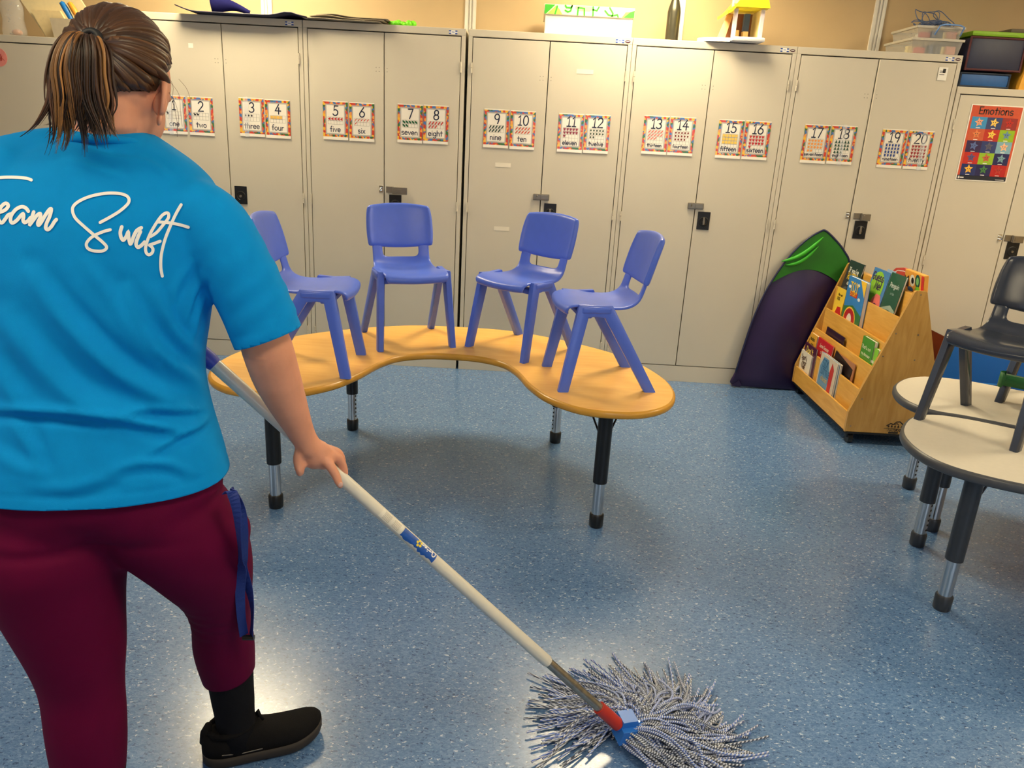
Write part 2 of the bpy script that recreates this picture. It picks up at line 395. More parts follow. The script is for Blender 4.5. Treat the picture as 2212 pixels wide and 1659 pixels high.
# ================================================================ steel cabinets
def lock_plate(par, x, z, knob=True, dy=0.):
    p = MB().box(x-.0365, x+.0365, -.006, .0, z-.052, z+.052, .002).build('lock_plate', M_BLACKP, par)
    MB().lathe([(.027, 0), (.029, .001), (.024, .003), (.022, .001)], 24).build('dial_recess', mat('deep_black', (8, 8, 9), .5), p)
    p.children[0].rotation_euler = (PI/2, 0, 0); p.children[0].location = (x, -.0055, z-.004)
    k = MB()
    if knob: k.box(x-.006, x+.006, -.016, -.008, z-.024, z+.02, .003)
    k.tube([(x, -.006, z-.006), (x, -.014, z-.006)], .007, 14)
    k.build('key_barrel', M_NICKEL, p); p.location.y -= dy
def hasp(par, x0, x1, z, open_=False, dy=0.):
    h = MB()
    if open_:
        h.box(x0+.03, x0+.075, -.006, 0, z-.018, z+.018, .002)
        h.box(x0+.07, x1, -.022, -.014, z-.024, z+.016, .002).box(x0+.08, x1-.03, -.024, -.02, z-.012, z+.006, .001)
        h.tube([(x0+.072, -.01, z-.022), (x0+.072, -.01, z+.018)], .005, 8)
    else:
        h.box(x0, x1, -.012, -.003, z-.018, z+.018, .004).box(x0+.042, x1-.006, -.015, -.011, z-.011, z+.011, .001)
        h.tube([(x0+.022, -.004, z), (x0+.022, -.026, z), (x0+.022, -.026, z+.006), (x0+.022, -.004, z+.012)], .0035, 8)
    o = h.build('hasp', M_NICKEL, par); o.location.y -= dy
    if open_:
        s_ = MB().box(x0-.012, x0+.012, -.003, 0, z-.02, z+.02, .001)
        s_.tube([(x0, -.002, z-.008), (x0, -.02, z-.008), (x0, -.026, z), (x0, -.02, z+.008), (x0, -.002, z+.008)], .0035, 8)
        s_.build('staple', M_CHROME, par)
def cabinet(x0, H, label, ajar=False, lock=None, hs=None, holes=True, stickers='right', zsh=0.):
    W = .914; t = empty('steel_cabinet', (x0, 0, 0), 0, label, 'cabinet', 'steel cupboards along the back wall')
    D = .457; hd = H-.037
    b = MB().box(.002, W-.002, .07, D, 0, H-.002)
    b.box(.001, W-.001, 0, D, hd, H, .0025)
    b.box(.001, .024, 0, .075, .0, hd, .0015).box(W-.024, W-.001, 0, .075, 0, hd, .0015).box(.02, W-.02, 0, .075, 0, .102, .0015)
    b.build('body', M_STEEL, t)
    dw = (W-.048)/2
    for sd in (0, 1):
        d = empty('door', (0.024 if sd == 0 else W-.024, 0, 0)); d.parent = t
        a0, a1 = (.0038, dw-.0026) if sd == 0 else (-dw+.0026, -.0038)
        pn = MB().box(a0, a1, -.001, .019, .107, hd-.006, .0012).build('door_panel', M_STEEL, d)
        for hz in (H-.20, H-.97, .2):
            k = MB(); hx = -.001 if sd == 0 else .001
            k.tube([(hx, -.005, hz-.028), (hx, -.005, hz-.001)], .0048, 8).tube([(hx, -.005, hz+.001), (hx, -.005, hz+.028)], .0048, 8)
            k.build('hinge', M_STEEL, d)
        if ajar and sd == 1: d.rotation_euler = (0, 0, math.radians(1.6))
        if holes:
            hm = MB()
            for k in range(4 if sd == 0 else 2):
                hx = (dw-.028-(k % 2)*.017) if sd == 0 else -dw+.017+k*.0
                hz = H-.225-(k//2)*.02 if sd == 0 else H-.227-k*.018
                hm.lathe([(.0019, 0), (.0019, .0006)], 8)
                i0 = len(hm.v)-16
                for q in range(i0, len(hm.v)):
                    vx, vy, vz = hm.v[q]; hm.v[q] = (hx+vx, -.0012-vz, hz+vy)
            hm.build('screw_holes', M_DARK, d)
    if lock: lock_plate(t, lock[0]-x0, lock[1], lock[2], .0125 if ajar else .0)
    if hs: hasp(t, hs[0]-x0, hs[1]-x0, hs[2], hs[3], .0125 if ajar else .0)
    if stickers:
        sx = W-.095
        s_ = MB().box(sx, sx+.047, -.001, 0, H-.031, H-.012).build('asset_sticker', M_WHITEP, t)
        q = MB()
        for a, c in ((0, 0), (.035, 0), (0, .0125), (.035, .0125)): q.box(sx+a, sx+a+.012, -.0014, -.001, H-.031+c, H-.0245+c)
        q.box(sx+.016, sx+.031, -.0014, -.001, H-.022, H-.019)
        q.build('sticker_print', mat('sticker_blue', (40, 80, 170), .5), s_)
        if stickers != 'plain':
            ov = MB(); ox = (W-.027) if stickers == 'right' else .02
            ov.add([(ox+.014*math.cos(2*PI*k/20), -.0012, H-.0215+.0075*math.sin(2*PI*k/20)) for k in range(20)], [tuple(range(20))])
            o2 = ov.build('maker_badge', mat('badge_maroon', (70, 20, 40), .4), t)
            MB().add([(ox+a, -.0016, H-.0215+c) for a, c in ((-.009, -.001), (.008, .000), (.009, .003), (-.008, .002))], [(0, 1, 2, 3)]).build('badge_print', M_WHITEP, o2)
    return t
S12, S23 = -1.84, -.914
cabinet(-3.70, 1.82, 'lower beige steel cupboard behind the person, red paper disc on its door', lock=None, stickers=None, holes=False)
cabinet(-2.757, 1.979, 'tall beige steel cupboard carrying number cards one to four', lock=(-2.24, 1.007, False), stickers='left_badge')
cabinet(-1.842, 1.979, 'tall beige steel cupboard carrying number cards five to eight, hasp hanging open', lock=(-1.318, 1.006, False), hs=(-1.403, -1.246, 1.087, True), stickers='plain')
cabinet(-.914, 1.979, 'tall beige steel cupboard carrying number cards nine to twelve and three blank tape strips', lock=(-.397, 1.006, True), hs=(-.502, -.407, 1.092, False))
cabinet(0, 1.979, 'tall beige steel cupboard carrying number cards thirteen to sixteen', lock=(.515, 1.007, True), hs=(.411, .505, 1.09, False))
c5 = cabinet(.914, 1.979, 'tall beige steel cupboard carrying number cards seventeen to twenty, right door ajar', ajar=True, lock=(1.437, 1.006, True), hs=(1.356, 1.478, 1.085, True))
cabinet(1.832, 1.82, 'lower beige steel cupboard with the red poster, beside the wooden book rack', lock=(2.357, .934, False), hs=(2.268, 2.40, 1.005, True), stickers=None, holes=False)
# small stuck-on papers
def sheet(name, x0, x1, z0, z1, m, label, cat, y=-.0012, th=.0008, grp=None, tilt=0.):
    o = MB().box(-(x1-x0)/2, (x1-x0)/2, -th, 0, -(z1-z0)/2, (z1-z0)/2).build(name, m, None, loc=((x0+x1)/2, y, (z0+z1)/2))
    o.rotation_euler = (0, tilt, 0)
    return tag(o, label, cat, grp)
M_TAPE = mat('blank_tape', (232, 224, 206), .5, var=.02)
for a, b, c, d, w in ((-.30, -.205, 1.779, 1.803, 'above the card eleven'), (-.734, -.643, 1.25, 1.274, 'just below card nine'), (-.724, -.633, .883, .907, 'low on the door, behind the blue chairs')):
    sheet('label_strip', a, b, c, d, M_TAPE, 'blank white label strip stuck to steel door %s' % w, 'label', grp='blank label strips')
sheet('paper_square', -2.491, -2.464, 1.804, 1.828, M_WHITE, 'tiny white paper square near the top of the door above cards', 'paper')
n5 = sheet('notice_paper', 1.705, 1.755, 1.845, 1.913, M_WHITE, 'small white notice in the top corner of the ajar door', 'paper', y=-.008)
MB().box(-.018, .005, -.0012, -.0008, .012, .015).box(-.018, .012, -.0012, -.0008, .004, .007).box(-.002, .014, -.0012, -.0008, .006, .026).box(-.018, .01, -.0012, -.0008, -.006, -.003).build('print', M_DARK, n5)
rd = MB(); rd.add([(.05*math.cos(2*PI*k/28), -.0012, .05*math.sin(2*PI*k/28)) for k in range(28)]+[(.05*math.cos(2*PI*k/28), 0, .05*math.sin(2*PI*k/28)) for k in range(28)], [tuple(range(28))]+[(k, (k+1) % 28, 28+(k+1) % 28, 28+k) for k in range(28)])
rdo = tag(rd.build('paper_disc', mat('pink_paper', (228, 140, 132), .6), None, loc=(-3.586, -.0012, 1.70)), 'pink paper disc with red scribble at the left picture edge', 'paper')
q = MB()
for k in range(5): ribbon2(q, [(-.02+random.random()*.04, -.02+random.random()*.04) for _ in range(5)], .0014, lambda a, b: (a+.012, -.0016, b))
q.build('scribble', mat('red_crayon', (196, 70, 60), .6), rdo)

# ================================================================ number cards
def card_material():
    m = mat('card_border_print', (240, 236, 226), .28); nt = m.node_tree; L = nt.links; b = bsdf(m)
    b.inputs['Coat Weight'].default_value = .35; b.inputs['Coat Roughness'].default_value = .08
    uv = N(nt, 'ShaderNodeTexCoord'); se = N(nt, 'ShaderNodeSeparateXYZ'); L.new(uv.outputs['UV'], se.inputs[0])
    def ma(op, a, b_=None):
        n_ = N(nt, 'ShaderNodeMath', operation=op)
        for i, v in enumerate((a, b_)):
            if v is None: continue
            if isinstance(v, (int, float)): n_.inputs[i].default_value = v
            else: L.new(v, n_.inputs[i])
        return n_.outputs[0]
    u = ma('ABSOLUTE', ma('SUBTRACT', se.outputs[0], .5)); v = ma('ABSOLUTE', ma('SUBTRACT', se.outputs[1], .525))
    ed = ma('MAXIMUM', ma('MULTIPLY', u, 2.), ma('SUBTRACT', ma('MULTIPLY', v, 2.9), .34))      # 1 at the rim
    mp = N(nt, 'ShaderNodeMapping'); mp.inputs['Scale'].default_value = (11, 16, 1); L.new(uv.outputs['UV'], mp.inputs[0])
    oi = N(nt, 'ShaderNodeObjectInfo'); L.new(oi.outputs['Random'], mp.inputs['Location'])
    vo = N(nt, 'ShaderNodeTexVoronoi', i_Scale=1.); L.new(mp.outputs[0], vo.inputs['Vector'])
    sc = N(nt, 'ShaderNodeSeparateColor'); L.new(vo.outputs['Color'], sc.inputs[0])
    r = N(nt, 'ShaderNodeValToRGB'); r.color_ramp.interpolation = 'CONSTANT'; e = r.color_ramp.elements
    cols = [(0, (206, 70, 52)), (.22, (240, 186, 58)), (.42, (72, 116, 178)), (.6, (58, 110, 62)), (.72, (196, 62, 48)), (.88, (236, 158, 74))]
    e[0].color = srgb(*cols[0][1]); e[1].position = .22; e[1].color = srgb(*cols[1][1])
    for p, c in cols[2:]: e.new(p).color = srgb(*c)
    L.new(sc.outputs[0], r.inputs[0])
    hatch = ma('GREATER_THAN', ma('FRACT', ma('ADD', ma('MULTIPLY', se.outputs[0], 26.), ma('MULTIPLY', se.outputs[1], 34.))), .5)
    inner = ma('LESS_THAN', ed, .80); zone = ma('MULTIPLY', ma('GREATER_THAN', ed, .70), inner)
    hz = ma('MULTIPLY', zone, hatch)
    white = srgb(240, 234, 222)
    m1 = N(nt, 'ShaderNodeMixRGB'); m1.inputs[2].default_value = white; L.new(inner, m1.inputs[0]); L.new(r.outputs[0], m1.inputs[1])
    m2 = N(nt, 'ShaderNodeMixRGB'); m2.inputs[2].default_value = srgb(70, 66, 70); L.new(hz, m2.inputs[0]); L.new(m1.outputs[0], m2.inputs[1])
    rim = ma('MAXIMUM', ma('LESS_THAN', se.outputs[1], .075), ma('GREATER_THAN', se.outputs[1], .975))
    m3 = N(nt, 'ShaderNodeMixRGB'); m3.inputs[2].default_value = white; L.new(rim, m3.inputs[0]); L.new(m2.outputs[0], m3.inputs[1])
    L.new(m3.outputs[0], b.inputs['Base Color'])
    return m
M_CARD = card_material()
M_GRID = mat('grid_line', (120, 116, 110), .5)
CW, CH = .144, .212
def card_mesh():
    me = bpy.data.meshes.new('number_card')
    nx, nz = 6, 8; vs = []; fs = []; uvs = []
    for i in range(nz+1):
        for j in range(nx+1):
            u_, v_ = j/nx, i/nz
            vs.append(((u_-.5)*CW, -.0016-.0022*(1-v_)**3, (v_-.5)*CH)); uvs.append((u_, v_))
    for i in range(nz):
        for j in range(nx):
            a = i*(nx+1)+j; fs.append((a, a+1, a+nx+2, a+nx+1))
    k = len(vs)
    vs += [(x, y+.0007, z) for x, y, z in vs]; uvs += uvs
    fs += [tuple(reversed([i+k for i in f])) for f in fs]
    me.from_pydata(vs, [], fs); ul = me.uv_layers.new()
    for l in me.loops: ul.data[l.index].uv = uvs[l.vertex_index]
    me.materials.append(M_CARD)
    for p in me.polygons: p.use_smooth = True
    return me
CARD = card_mesh()
def pell(rx, ry, rot=0, n=12): return [(math.cos(rot)*rx*math.cos(2*PI*k/n)-math.sin(rot)*ry*math.sin(2*PI*k/n), math.sin(rot)*rx*math.cos(2*PI*k/n)+math.cos(rot)*ry*math.sin(2*PI*k/n)) for k in range(n)]
SHAPES = {'tri': [(-.5, 0), (.35, .5), (.35, -.5)], 'up': [(-.42, -.5), (.42, -.5), (0, .55)], 'sq': [(-.45, -.42), (.45, -.42), (.45, .42), (-.45, .42)],
 'oval': pell(.34, .46), 'leaf': pell(.58, .3, -.7), 'slash': pell(.62, .22, .95), 'slash2': pell(.6, .2, .8), 'dot': pell(.3, .34),
 'cres': [(.45, .5), (.1, .42), (-.25, .1), (-.4, -.5), (-.15, -.15), (.15, .12)], 'duck': [(-.5, .35), (-.2, .5), (0, .1), (.45, .3), (.3, -.3), (-.2, -.3)],
 'heart': [(0, -.55), (.42, .1), (.36, .42), (.1, .45), (0, .28), (-.1, .45), (-.36, .42), (-.42, .1)], 'fat': pell(.42, .42, 0, 8)}
WORDS = 'one two three four five six seven eight nine ten eleven twelve thirteen fourteen fifteen sixteen seventeen eighteen nineteen twenty'.split()
CNT = {1: ('duck', (40, 40, 50), 'dark'), 2: ('duck', (30, 30, 34), 'black'), 3: ('dot', (34, 32, 36), 'black'), 4: ('sq', (238, 190, 90), 'yellow'), 5: ('tri', (196, 40, 40), 'red triangle'), 6: ('cres', (206, 66, 50), 'red crescent'),
 7: ('leaf', (22, 92, 52), 'green leaf'), 8: ('slash', (200, 60, 56), 'red'), 9: ('slash', (28, 60, 48), 'dark green slanted'), 10: ('slash2', (208, 74, 44), 'orange red slanted'), 11: ('heart', (150, 60, 80), 'red and blue'),
 12: ('dot', (70, 86, 70), 'small dark green'), 13: ('slash2', (226, 120, 110), 'pink slanted'), 14: ('dot', (120, 40, 34), 'dark red'), 15: ('sq', (240, 200, 90), 'yellow square'), 16: ('heart', (190, 40, 44), 'red heart'),
 17: ('fat', (238, 158, 78), 'orange'), 18: ('up', (30, 74, 56), 'dark green triangle'), 19: ('oval', (36, 66, 140), 'blue oval'), 20: ('heart', (150, 34, 40), 'small dark red')}
CX = {1: (-2.603, 1.441), 2: (-2.446, 1.441), 3: (-2.151, 1.4505), 4: (-2.0, 1.4485), 5: (-1.666, 1.458), 6: (-1.5135, 1.457), 7: (-1.235, 1.463), 8: (-1.0855, 1.4645), 9: (-.737, 1.462), 10: (-.585, 1.4605),
 11: (-.309, 1.46), 12: (-.158, 1.4615), 13: (.178, 1.474), 14: (.329, 1.4745), 15: (.605, 1.474), 16: (.758, 1.4745), 17: (1.095, 1.473), 18: (1.2475, 1.475), 19: (1.5325, 1.4705), 20: (1.685, 1.470)}
def on_card(x, z): v_ = z/CH+.5; return (x, -.0016-.0022*(1-min(1, max(0, v_)))**3-.0005, z)
for k in range(1, 21):
    o = bpy.data.objects.new('number_card', CARD); COL.objects.link(o); o.location = (CX[k][0], -.0015 if k < 19 else -.0015-(.42-(CX[k][0]-1.37))*.028, CX[k][1])
    if k >= 19: o.rotation_euler = (0, 0, math.radians(1.6))
    sh, colr, nm = CNT[k]
    tag(o, 'number card %d reading %s with %s counters' % (k, WORDS[k-1], nm), 'card', 'number cards on the steel doors')
    big = k > 10; s_ = str(k)
    mb = MB(); text(mb, s_, .004, .036 if big else .027, .052, .0033, on_card, slant=.05); mb.build('numeral', M_INK, o)
    wd_ = WORDS[k-1]; sz = .028 if len(wd_) < 6 else (.0225 if len(wd_) < 8 else .0175)
    mb = MB(); text(mb, wd_, .0, -.062 if not big else -.0655, sz, .0021 if len(wd_) < 8 else .0017, on_card); mb.build('word', M_INK, o)
    rows = 4 if big else 2; cw_ = .0175; top = .028 if big else .018; chh = .0195 if not big else .0185
    g = MB(); x0 = -2.5*cw_
    for i in range(rows+1): flat(g, [(x0-.0005, top-i*chh-.0005), (x0+5*cw_+.0005, top-i*chh-.0005), (x0+5*cw_+.0005, top-i*chh+.0005), (x0-.0005, top-i*chh+.0005)], on_card)
    for j in range(6): flat(g, [(x0+j*cw_-.0005, top-rows*chh), (x0+j*cw_+.0005, top-rows*chh), (x0+j*cw_+.0005, top), (x0+j*cw_-.0005, top)], on_card)
    g.build('ten_frame', M_GRID, o)
    c = MB(); pl = lambda a, b: (on_card(a, b)[0], on_card(a, b)[1]-.0003, on_card(a, b)[2])
    for q_ in range(k):
        i, j = divmod(q_, 5); cx, cz = x0+(j+.5)*cw_, top-(i+.5)*chh
        flat(c, [(cx+a*cw_*.92, cz+b*chh*.92) for a, b in SHAPES[sh]], pl)
    c.build('counters', mat('counter_ink_%d' % k, colr, .45), o)
    if k in (1, 3, 18, 20):                        # strips of clear tape over some cards
        tp = MB(); tx = {1: -.02, 3: -.03, 18: .0, 20: .02}[k]
        tp.box(tx-.012, tx+.012, -.0062, -.0056, -CH/2-.004, CH/2+.004)
        m_t = mat('clear_tape', (240, 244, 250), .06, alpha=.22, coat=1., var=0.); tp.build('tape', m_t, o)

# ================================================================ emotions poster
po = empty('poster', (2.078, -.0035, 1.5255), 0, 'red poster of coloured star faces on lower cupboard door', 'poster')
PW, PH = .294, .415
MB().box(-PW/2, PW/2, 0, .001, -PH/2, PH/2).build('sheet', M_WHITE, po)
pz = lambda dy: (lambda a, b: (a, -dy, b))
mb = MB(); flat(mb, [(-PW/2+.006, -PH/2+.006), (PW/2-.006, -PH/2+.006), (PW/2-.006, PH/2-.006), (-PW/2+.006, PH/2-.006)], pz(.0005)); mb.build('red_ground', mat('poster_red', (206, 84, 58), .25, coat=.4), po)
mb = MB(); flat(mb, [(-PW/2+.006, -PH/2+.006), (PW/2-.006, -PH/2+.006), (PW/2-.006, -PH/2+.03), (-PW/2+.006, -PH/2+.03)], pz(.0008)); fb = mb.build('footer', mat('poster_footer', (36, 42, 56), .3), po)
mb = MB(); mb.box(-PW/2+.012, -PW/2+.02, -.0012, -.001, -PH/2+.011, -PH/2+.025).box(-PW/2+.023, -PW/2+.045, -.0012, -.001, -PH/2+.014, -PH/2+.02).box(.08, .13, -.0012, -.001, -PH/2+.011, -PH/2+.014); mb.build('footer_print', M_WHITEP, fb)
mb = MB(); text(mb, 'Emotions', 0, PH/2-.05, .036, .0032, pz(.001)); mb.build('title', mat('title_dark', (64, 34, 34), .4), po)
TI = [((60, 150, 205), (240, 172, 136)), ((50, 70, 120), (246, 206, 100)), ((150, 46, 50), (196, 44, 40)), ((206, 96, 64), (226, 132, 80)), ((190, 52, 44), (248, 206, 84)), ((146, 186, 40), (104, 140, 170)),
      ((52, 36, 84), (92, 112, 170)), ((44, 62, 120), (90, 90, 110)), ((130, 176, 196), (244, 190, 150)), ((196, 48, 44), (98, 84, 130)), ((150, 190, 50), (200, 100, 70)), ((28, 36, 92), (120, 162, 176)),
      ((32, 50, 110), (246, 190, 70)), ((28, 34, 88), (70, 128, 74)), ((186, 34, 40), (190, 52, 44))]
tw, tht = .0855, .064
for k, (bg, fg) in enumerate(TI):
    i, j = divmod(k, 3); cx = (j-1)*tw; cz = PH/2-.098-i*tht
    mb = MB(); flat(mb, [(cx-tw/2, cz-tht/2), (cx+tw/2, cz-tht/2), (cx+tw/2, cz+tht/2), (cx-tw/2, cz+tht/2)], pz(.0008)); tl = mb.build('tile', mat('tile_%d' % k, bg, .25, coat=.4), po)
    ro = random.uniform(-.2, .2); st = []
    for q_ in range(10):
        rr = (.026 if q_ % 2 == 0 else .0125); an = PI/2+q_*PI/5+ro; st.append((cx+rr*math.cos(an), cz+.004+rr*math.sin(an)))
    mb = MB(); mb.add([pz(.0012)(cx, cz+.004)]+[pz(.0012)(*p) for p in st], [(0, 1+q_, 1+(q_+1) % 10) for q_ in range(10)]); mb.build('star', mat('star_%d' % k, fg, .3), tl)
    mb = MB()
    for sx in (-.006, .006): flat(mb, [(cx+sx+a*.005, cz+.006+b*.005) for a, b in pell(.5, .6)], pz(.0016))
    ribbon2(mb, [(cx-.005, cz-.003), (cx, cz-.005 if k % 2 else cz-.002), (cx+.005, cz-.003)], .0007, pz(.0016)); mb.build('star_face', M_INK, tl)
    mb = MB(); mb.box(cx-.012, cx+.012, -.0013, -.0012, cz-tht/2+.004, cz-tht/2+.0075); mb.build('caption', M_WHITEP, tl)

# ================================================================ things on top of the cupboards
TOP, LOW = 1.979, 1.82
# white box with a printed green lid
bx = empty('storage_box', (-.25, .04, TOP), 0, 'white cardboard box with a green lettered lid on cupboard top', 'box')
MB().box(-.243, .243, 0, .33, .0, .118, .003).build('body', M_WHITE, bx)
lid = MB().box(-.252, .25, -.008, .338, .100, .152, .003).build('lid', mat('lid_cream', (240, 226, 196), .5), bx)
pf = lambda a, b: (a, -.0088, b)
M_LG = mat('lid_green', (62, 176, 46), .5); M_LG2 = mat('lid_pale_green', (168, 216, 90), .5)
mb = MB(); flat(mb, [(-.25, .102), (-.247, .15), (-.19, .15), (-.24, .102)], pf); flat(mb, [(.19, .102), (.248, .102), (.249, .14), (.225, .132)], pf); mb.build('lid_patches', M_LG, lid)
mb = MB(); flat(mb, [(-.235, .102), (-.15, .102), (-.165, .125), (-.185, .146)], pf); flat(mb, [(.18, .102), (.19, .102), (.225, .132), (.2, .13)], pf); mb.build('lid_pale_patches', M_LG2, lid)
mb = MB(); flat(mb, [(-.08, .15), (.02, .15), (.02, .135), (-.0, .124), (-.06, .124), (-.08, .135)], lambda a, b: (a, -.0086, b)); mb.build('lid_pink_patch', mat('lid_pink', (236, 160, 146), .5), lid)
mb = MB()
pf2 = lambda a, b: (a, -.0092, b)
for st in ([(-.19, .104), (-.18, .142)], [(-.135, .148), (-.128, .138), (-.105, .138), (-.098, .148)], [(-.098, .148), (-.105, .122), (-.12, .116), (-.135, .124)],
           [(-.065, .104), (-.064, .14)], [(-.064, .14), (-.03, .138), (-.028, .104)], [(.02, .104), (.018, .148)], [(.018, .134), (.04, .13), (.05, .148)],
           [(.085, .132), (.105, .112), (.125, .108), (.13, .12), (.11, .148)], [(.125, .108), (.155, .115), (.16, .104)]):
    ribbon2(mb, st, .0042, pf2)
mb.build('lid_lettering', M_LG, lid)['kind'] = 'stuff'
# dark drink bottle
bt = empty('drink_bottle', (.246, .22, TOP), 0, 'dark olive grey metal drink bottle standing on cupboard top', 'bottle')
MB().lathe([(.03, 0), (.037, .004), (.0375, .17), (.034, .19), (.024, .225), (.021, .235), (.021, .245)], 28).build('flask', mat('olive_metal', (74, 72, 58), .3, metal=.6), bt, ang=40)
MB().lathe([(.024, .245), (.025, .248), (.025, .275), (.02, .28)], 24).build('cap', M_DARK, bt, ang=40)
# toy house
dh = empty('toy_house', (.615, .0, TOP), 0, 'yellow roofed plastic toy house overhanging the cupboard edge', 'toy')
M_TW = mat('toy_white', (226, 228, 232), .35); M_TY = mat('toy_yellow', (246, 226, 40), .35); M_TC = mat('toy_cream', (244, 226, 160), .4)
MB().box(-.088, .09, -.085, .2, .004, .026, .008).build('base', M_TW, dh, ang=40)
MB().prism([(-.09+.16*math.cos(a)*1., .06+.1*math.sin(a)) for a in [PI/2+PI*k/12 for k in range(13)]], .002, .022, 'z').build('garden_base', M_TW, dh)
for px_ in (-.078, .067): MB().box(px_-.011, px_+.011, -.055, -.035, .024, .168, .003).build('porch_post', mat('toy_pinkwhite', (226, 212, 214), .4), dh)
MB().box(.06, .075, -.03, .15, .024, .168).build('side_wall', M_TC, dh)
MB().box(-.085, .07, .14, .15, .024, .168).build('back_wall', mat('toy_brown', (140, 84, 50), .5), dh)
MB().box(.0, .03, .06, .1, .06, .16, .003).build('inner_door', mat('toy_blue', (70, 90, 120), .5), dh)
MB().box(-.06, -.03, .02, .06, .026, .07, .003).box(-.01, .02, .02, .06, .026, .065, .003).build('furniture', mat('toy_tan', (214, 180, 110), .5), dh)
MB().add([(-.15, .0, .024), (-.11, .0, .024), (-.07, .05, .15), (-.1, .05, .15), (-.15, .02, .024), (-.11, .02, .024), (-.07, .07, .15), (-.1, .07, .15)],
         [(0, 1, 2, 3), (4, 7, 6, 5), (0, 4, 5, 1), (1, 5, 6, 2), (2, 6, 7, 3), (3, 7, 4, 0)]).build('slide', mat('toy_peach', (232, 176, 120), .4), dh)
rf = MB().rings([[(-.128, y, .134), (-.105, y, .148), (-.085, y, .172), (.095, y, .172), (.075, y, .235), (.02, y, .3), (-.045, y, .24), (-.085, y, .188), (-.11, y, .162), (-.13, y, .15)] for y in (-.08, .17)]).build('roof', M_TY, dh)
MB().box(-.1, -.055, -.06, -.02, .175, .23, .003).box(-.098, -.058, -.065, -.058, .188, .215).build('dormer', mat('toy_peach2', (240, 206, 160), .4), rf)
# two translucent tubs and the tangle of wire
M_TUB = mat('clear_tub_plastic', (225, 225, 220), .25, alpha=.35, var=.02)
def tub(z, x0, x1, y0, y1, h, label, filln):
    t = empty('storage_tub', (0, 0, z), 0, label, 'tub', 'clear tubs on the end cupboard')
    tp = .012
    MB().rings([[(x0+tp, y0+tp, 0), (x1-tp, y0+tp, 0), (x1-tp, y1-tp, 0), (x0+tp, y1-tp, 0)], [(x0, y0, h), (x1, y0, h), (x1, y1, h), (x0, y1, h)]]).build('tub_body', M_TUB, t)
    MB().box(x0-.006, x1+.006, y0-.006, y0+.002, h-.012, h).box(x0-.006, x1+.006, y1-.002, y1+.006, h-.012, h).box(x0-.006, x0+.002, y0, y1, h-.012, h).box(x1-.002, x1+.006, y0, y1, h-.012, h).build('rim', mat('tub_rim', (214, 208, 192), .35, alpha=.75), t)
    for k in range(filln):
        c = ((196, 90, 80), (60, 70, 86), (230, 214, 150), (240, 238, 230), (90, 110, 150), (220, 150, 130))[k % 6]
        cx = x0+.04+(x1-x0-.08)*((k*.37+.12) % 1); cy = y0+.04+.1*((k*.61) % 1)
        MB().box(cx-.025, cx+.025, cy-.02, cy+.02, .004, .02+h*.5*(((k*.7) % 1)*.6+.4), .004).build('contents', mat('tub_item_%d' % (k % 6), c, .5), t)
tub(TOP, 1.545, 1.825, .03, .38, .082, 'lower clear plastic tub holding small white oddments', 9)
tub(TOP+.084, 1.565, 1.82, .04, .36, .062, 'upper clear plastic tub with blue handle and coloured papers', 8)
MB().tube([(1.66, .03, TOP+.1), (1.672, .012, TOP+.145), (1.70, .008, TOP+.152), (1.78, .008, TOP+.15), (1.805, .012, TOP+.142), (1.80, .03, TOP+.1)], .0045, 8).build('tub_handle', mat('handle_blue', (120, 160, 220), .35), [o for o in bpy.data.objects if o.name == 'storage_tub.001'][0], True, loc=(0, 0, -TOP-.084))
wr = MB()
for k in range(15):
    c = Vector((1.62+.17*random.random(), .12+.1*random.random(), TOP+.165+.012*random.random())); rx = .025+.045*random.random(); ry = .02+.05*random.random(); tl = random.choice((.1, .2, .25)) if k % 4 else 1.25; ph = random.random()*6
    pts = [c+Vector((rx*math.cos(a+ph), ry*math.sin(a)*math.cos(tl), .045*(math.sin(a)+.6)*math.sin(tl)+.006*math.sin(3*a+ph))) for a in [2*PI*q_/22 for q_ in range(23)]]
    wr.tube(pts, .0022, 6)
tag(wr.build('cord_tangle', mat('slate_cord', (84, 106, 146), .5), None, True), 'tangled coil of slate blue cord lying on the clear tubs', 'cord')
# soft play blocks on the low end cupboard
def block(name, x0, x1, y0, y1, z0, z1, m, label, bev=.02, pip=None):
    o = MB().box(x0, x1, y0, y1, z0, z1, bev).build(name, m, None, ang=50); tag(o, label, 'foam block', 'soft play blocks')
    if pip:
        p = MB()
        for (a, b, c, d) in ((x0, x1, z0+.006, z0+.006), (x0, x1, z1-.004, z1-.004), (x0, x0, z0, z1), (x1, x1, z0, z1)): p.tube([(a, y0+.004, c), (b, y0+.004, d)], .006, 8)
        p.build('piping', pip, o)
    return o
block('foam_block', 1.852, 2.125, .03, .42, LOW, LOW+.078, mat('foam_blue', (28, 92, 160), .55, bump=.3, bscale=30), 'flat royal blue foam block under the navy one', .02, mat('piping_dark', (24, 40, 60), .5))
block('foam_block', 1.862, 2.165, .02, .42, LOW+.088, LOW+.262, mat('foam_navy', (28, 36, 66), .5, bump=.4, bscale=18), 'thick navy foam block stacked second from top', .022, mat('piping_maroon', (84, 36, 40), .5))
block('foam_block', 1.875, 2.215, .05, .40, LOW+.268, LOW+.296, mat('foam_lime', (140, 190, 34), .5, bump=.3, bscale=30), 'thin lime green foam slab topping the block stack', .012)
yb = block('foam_block', 2.165, 2.40, .02, .42, LOW, LOW+.262, mat('foam_blue2', (28, 92, 160), .55, bump=.3, bscale=30), 'upright blue foam block with yellow edge at the picture edge', .015)
MB().prism([(2.142, LOW), (2.185, LOW), (2.212, LOW+.266), (2.174, LOW+.26)], .006, .4).build('yellow_edge', mat('foam_yellow', (236, 170, 50), .5), yb)
yb.location.x += .03
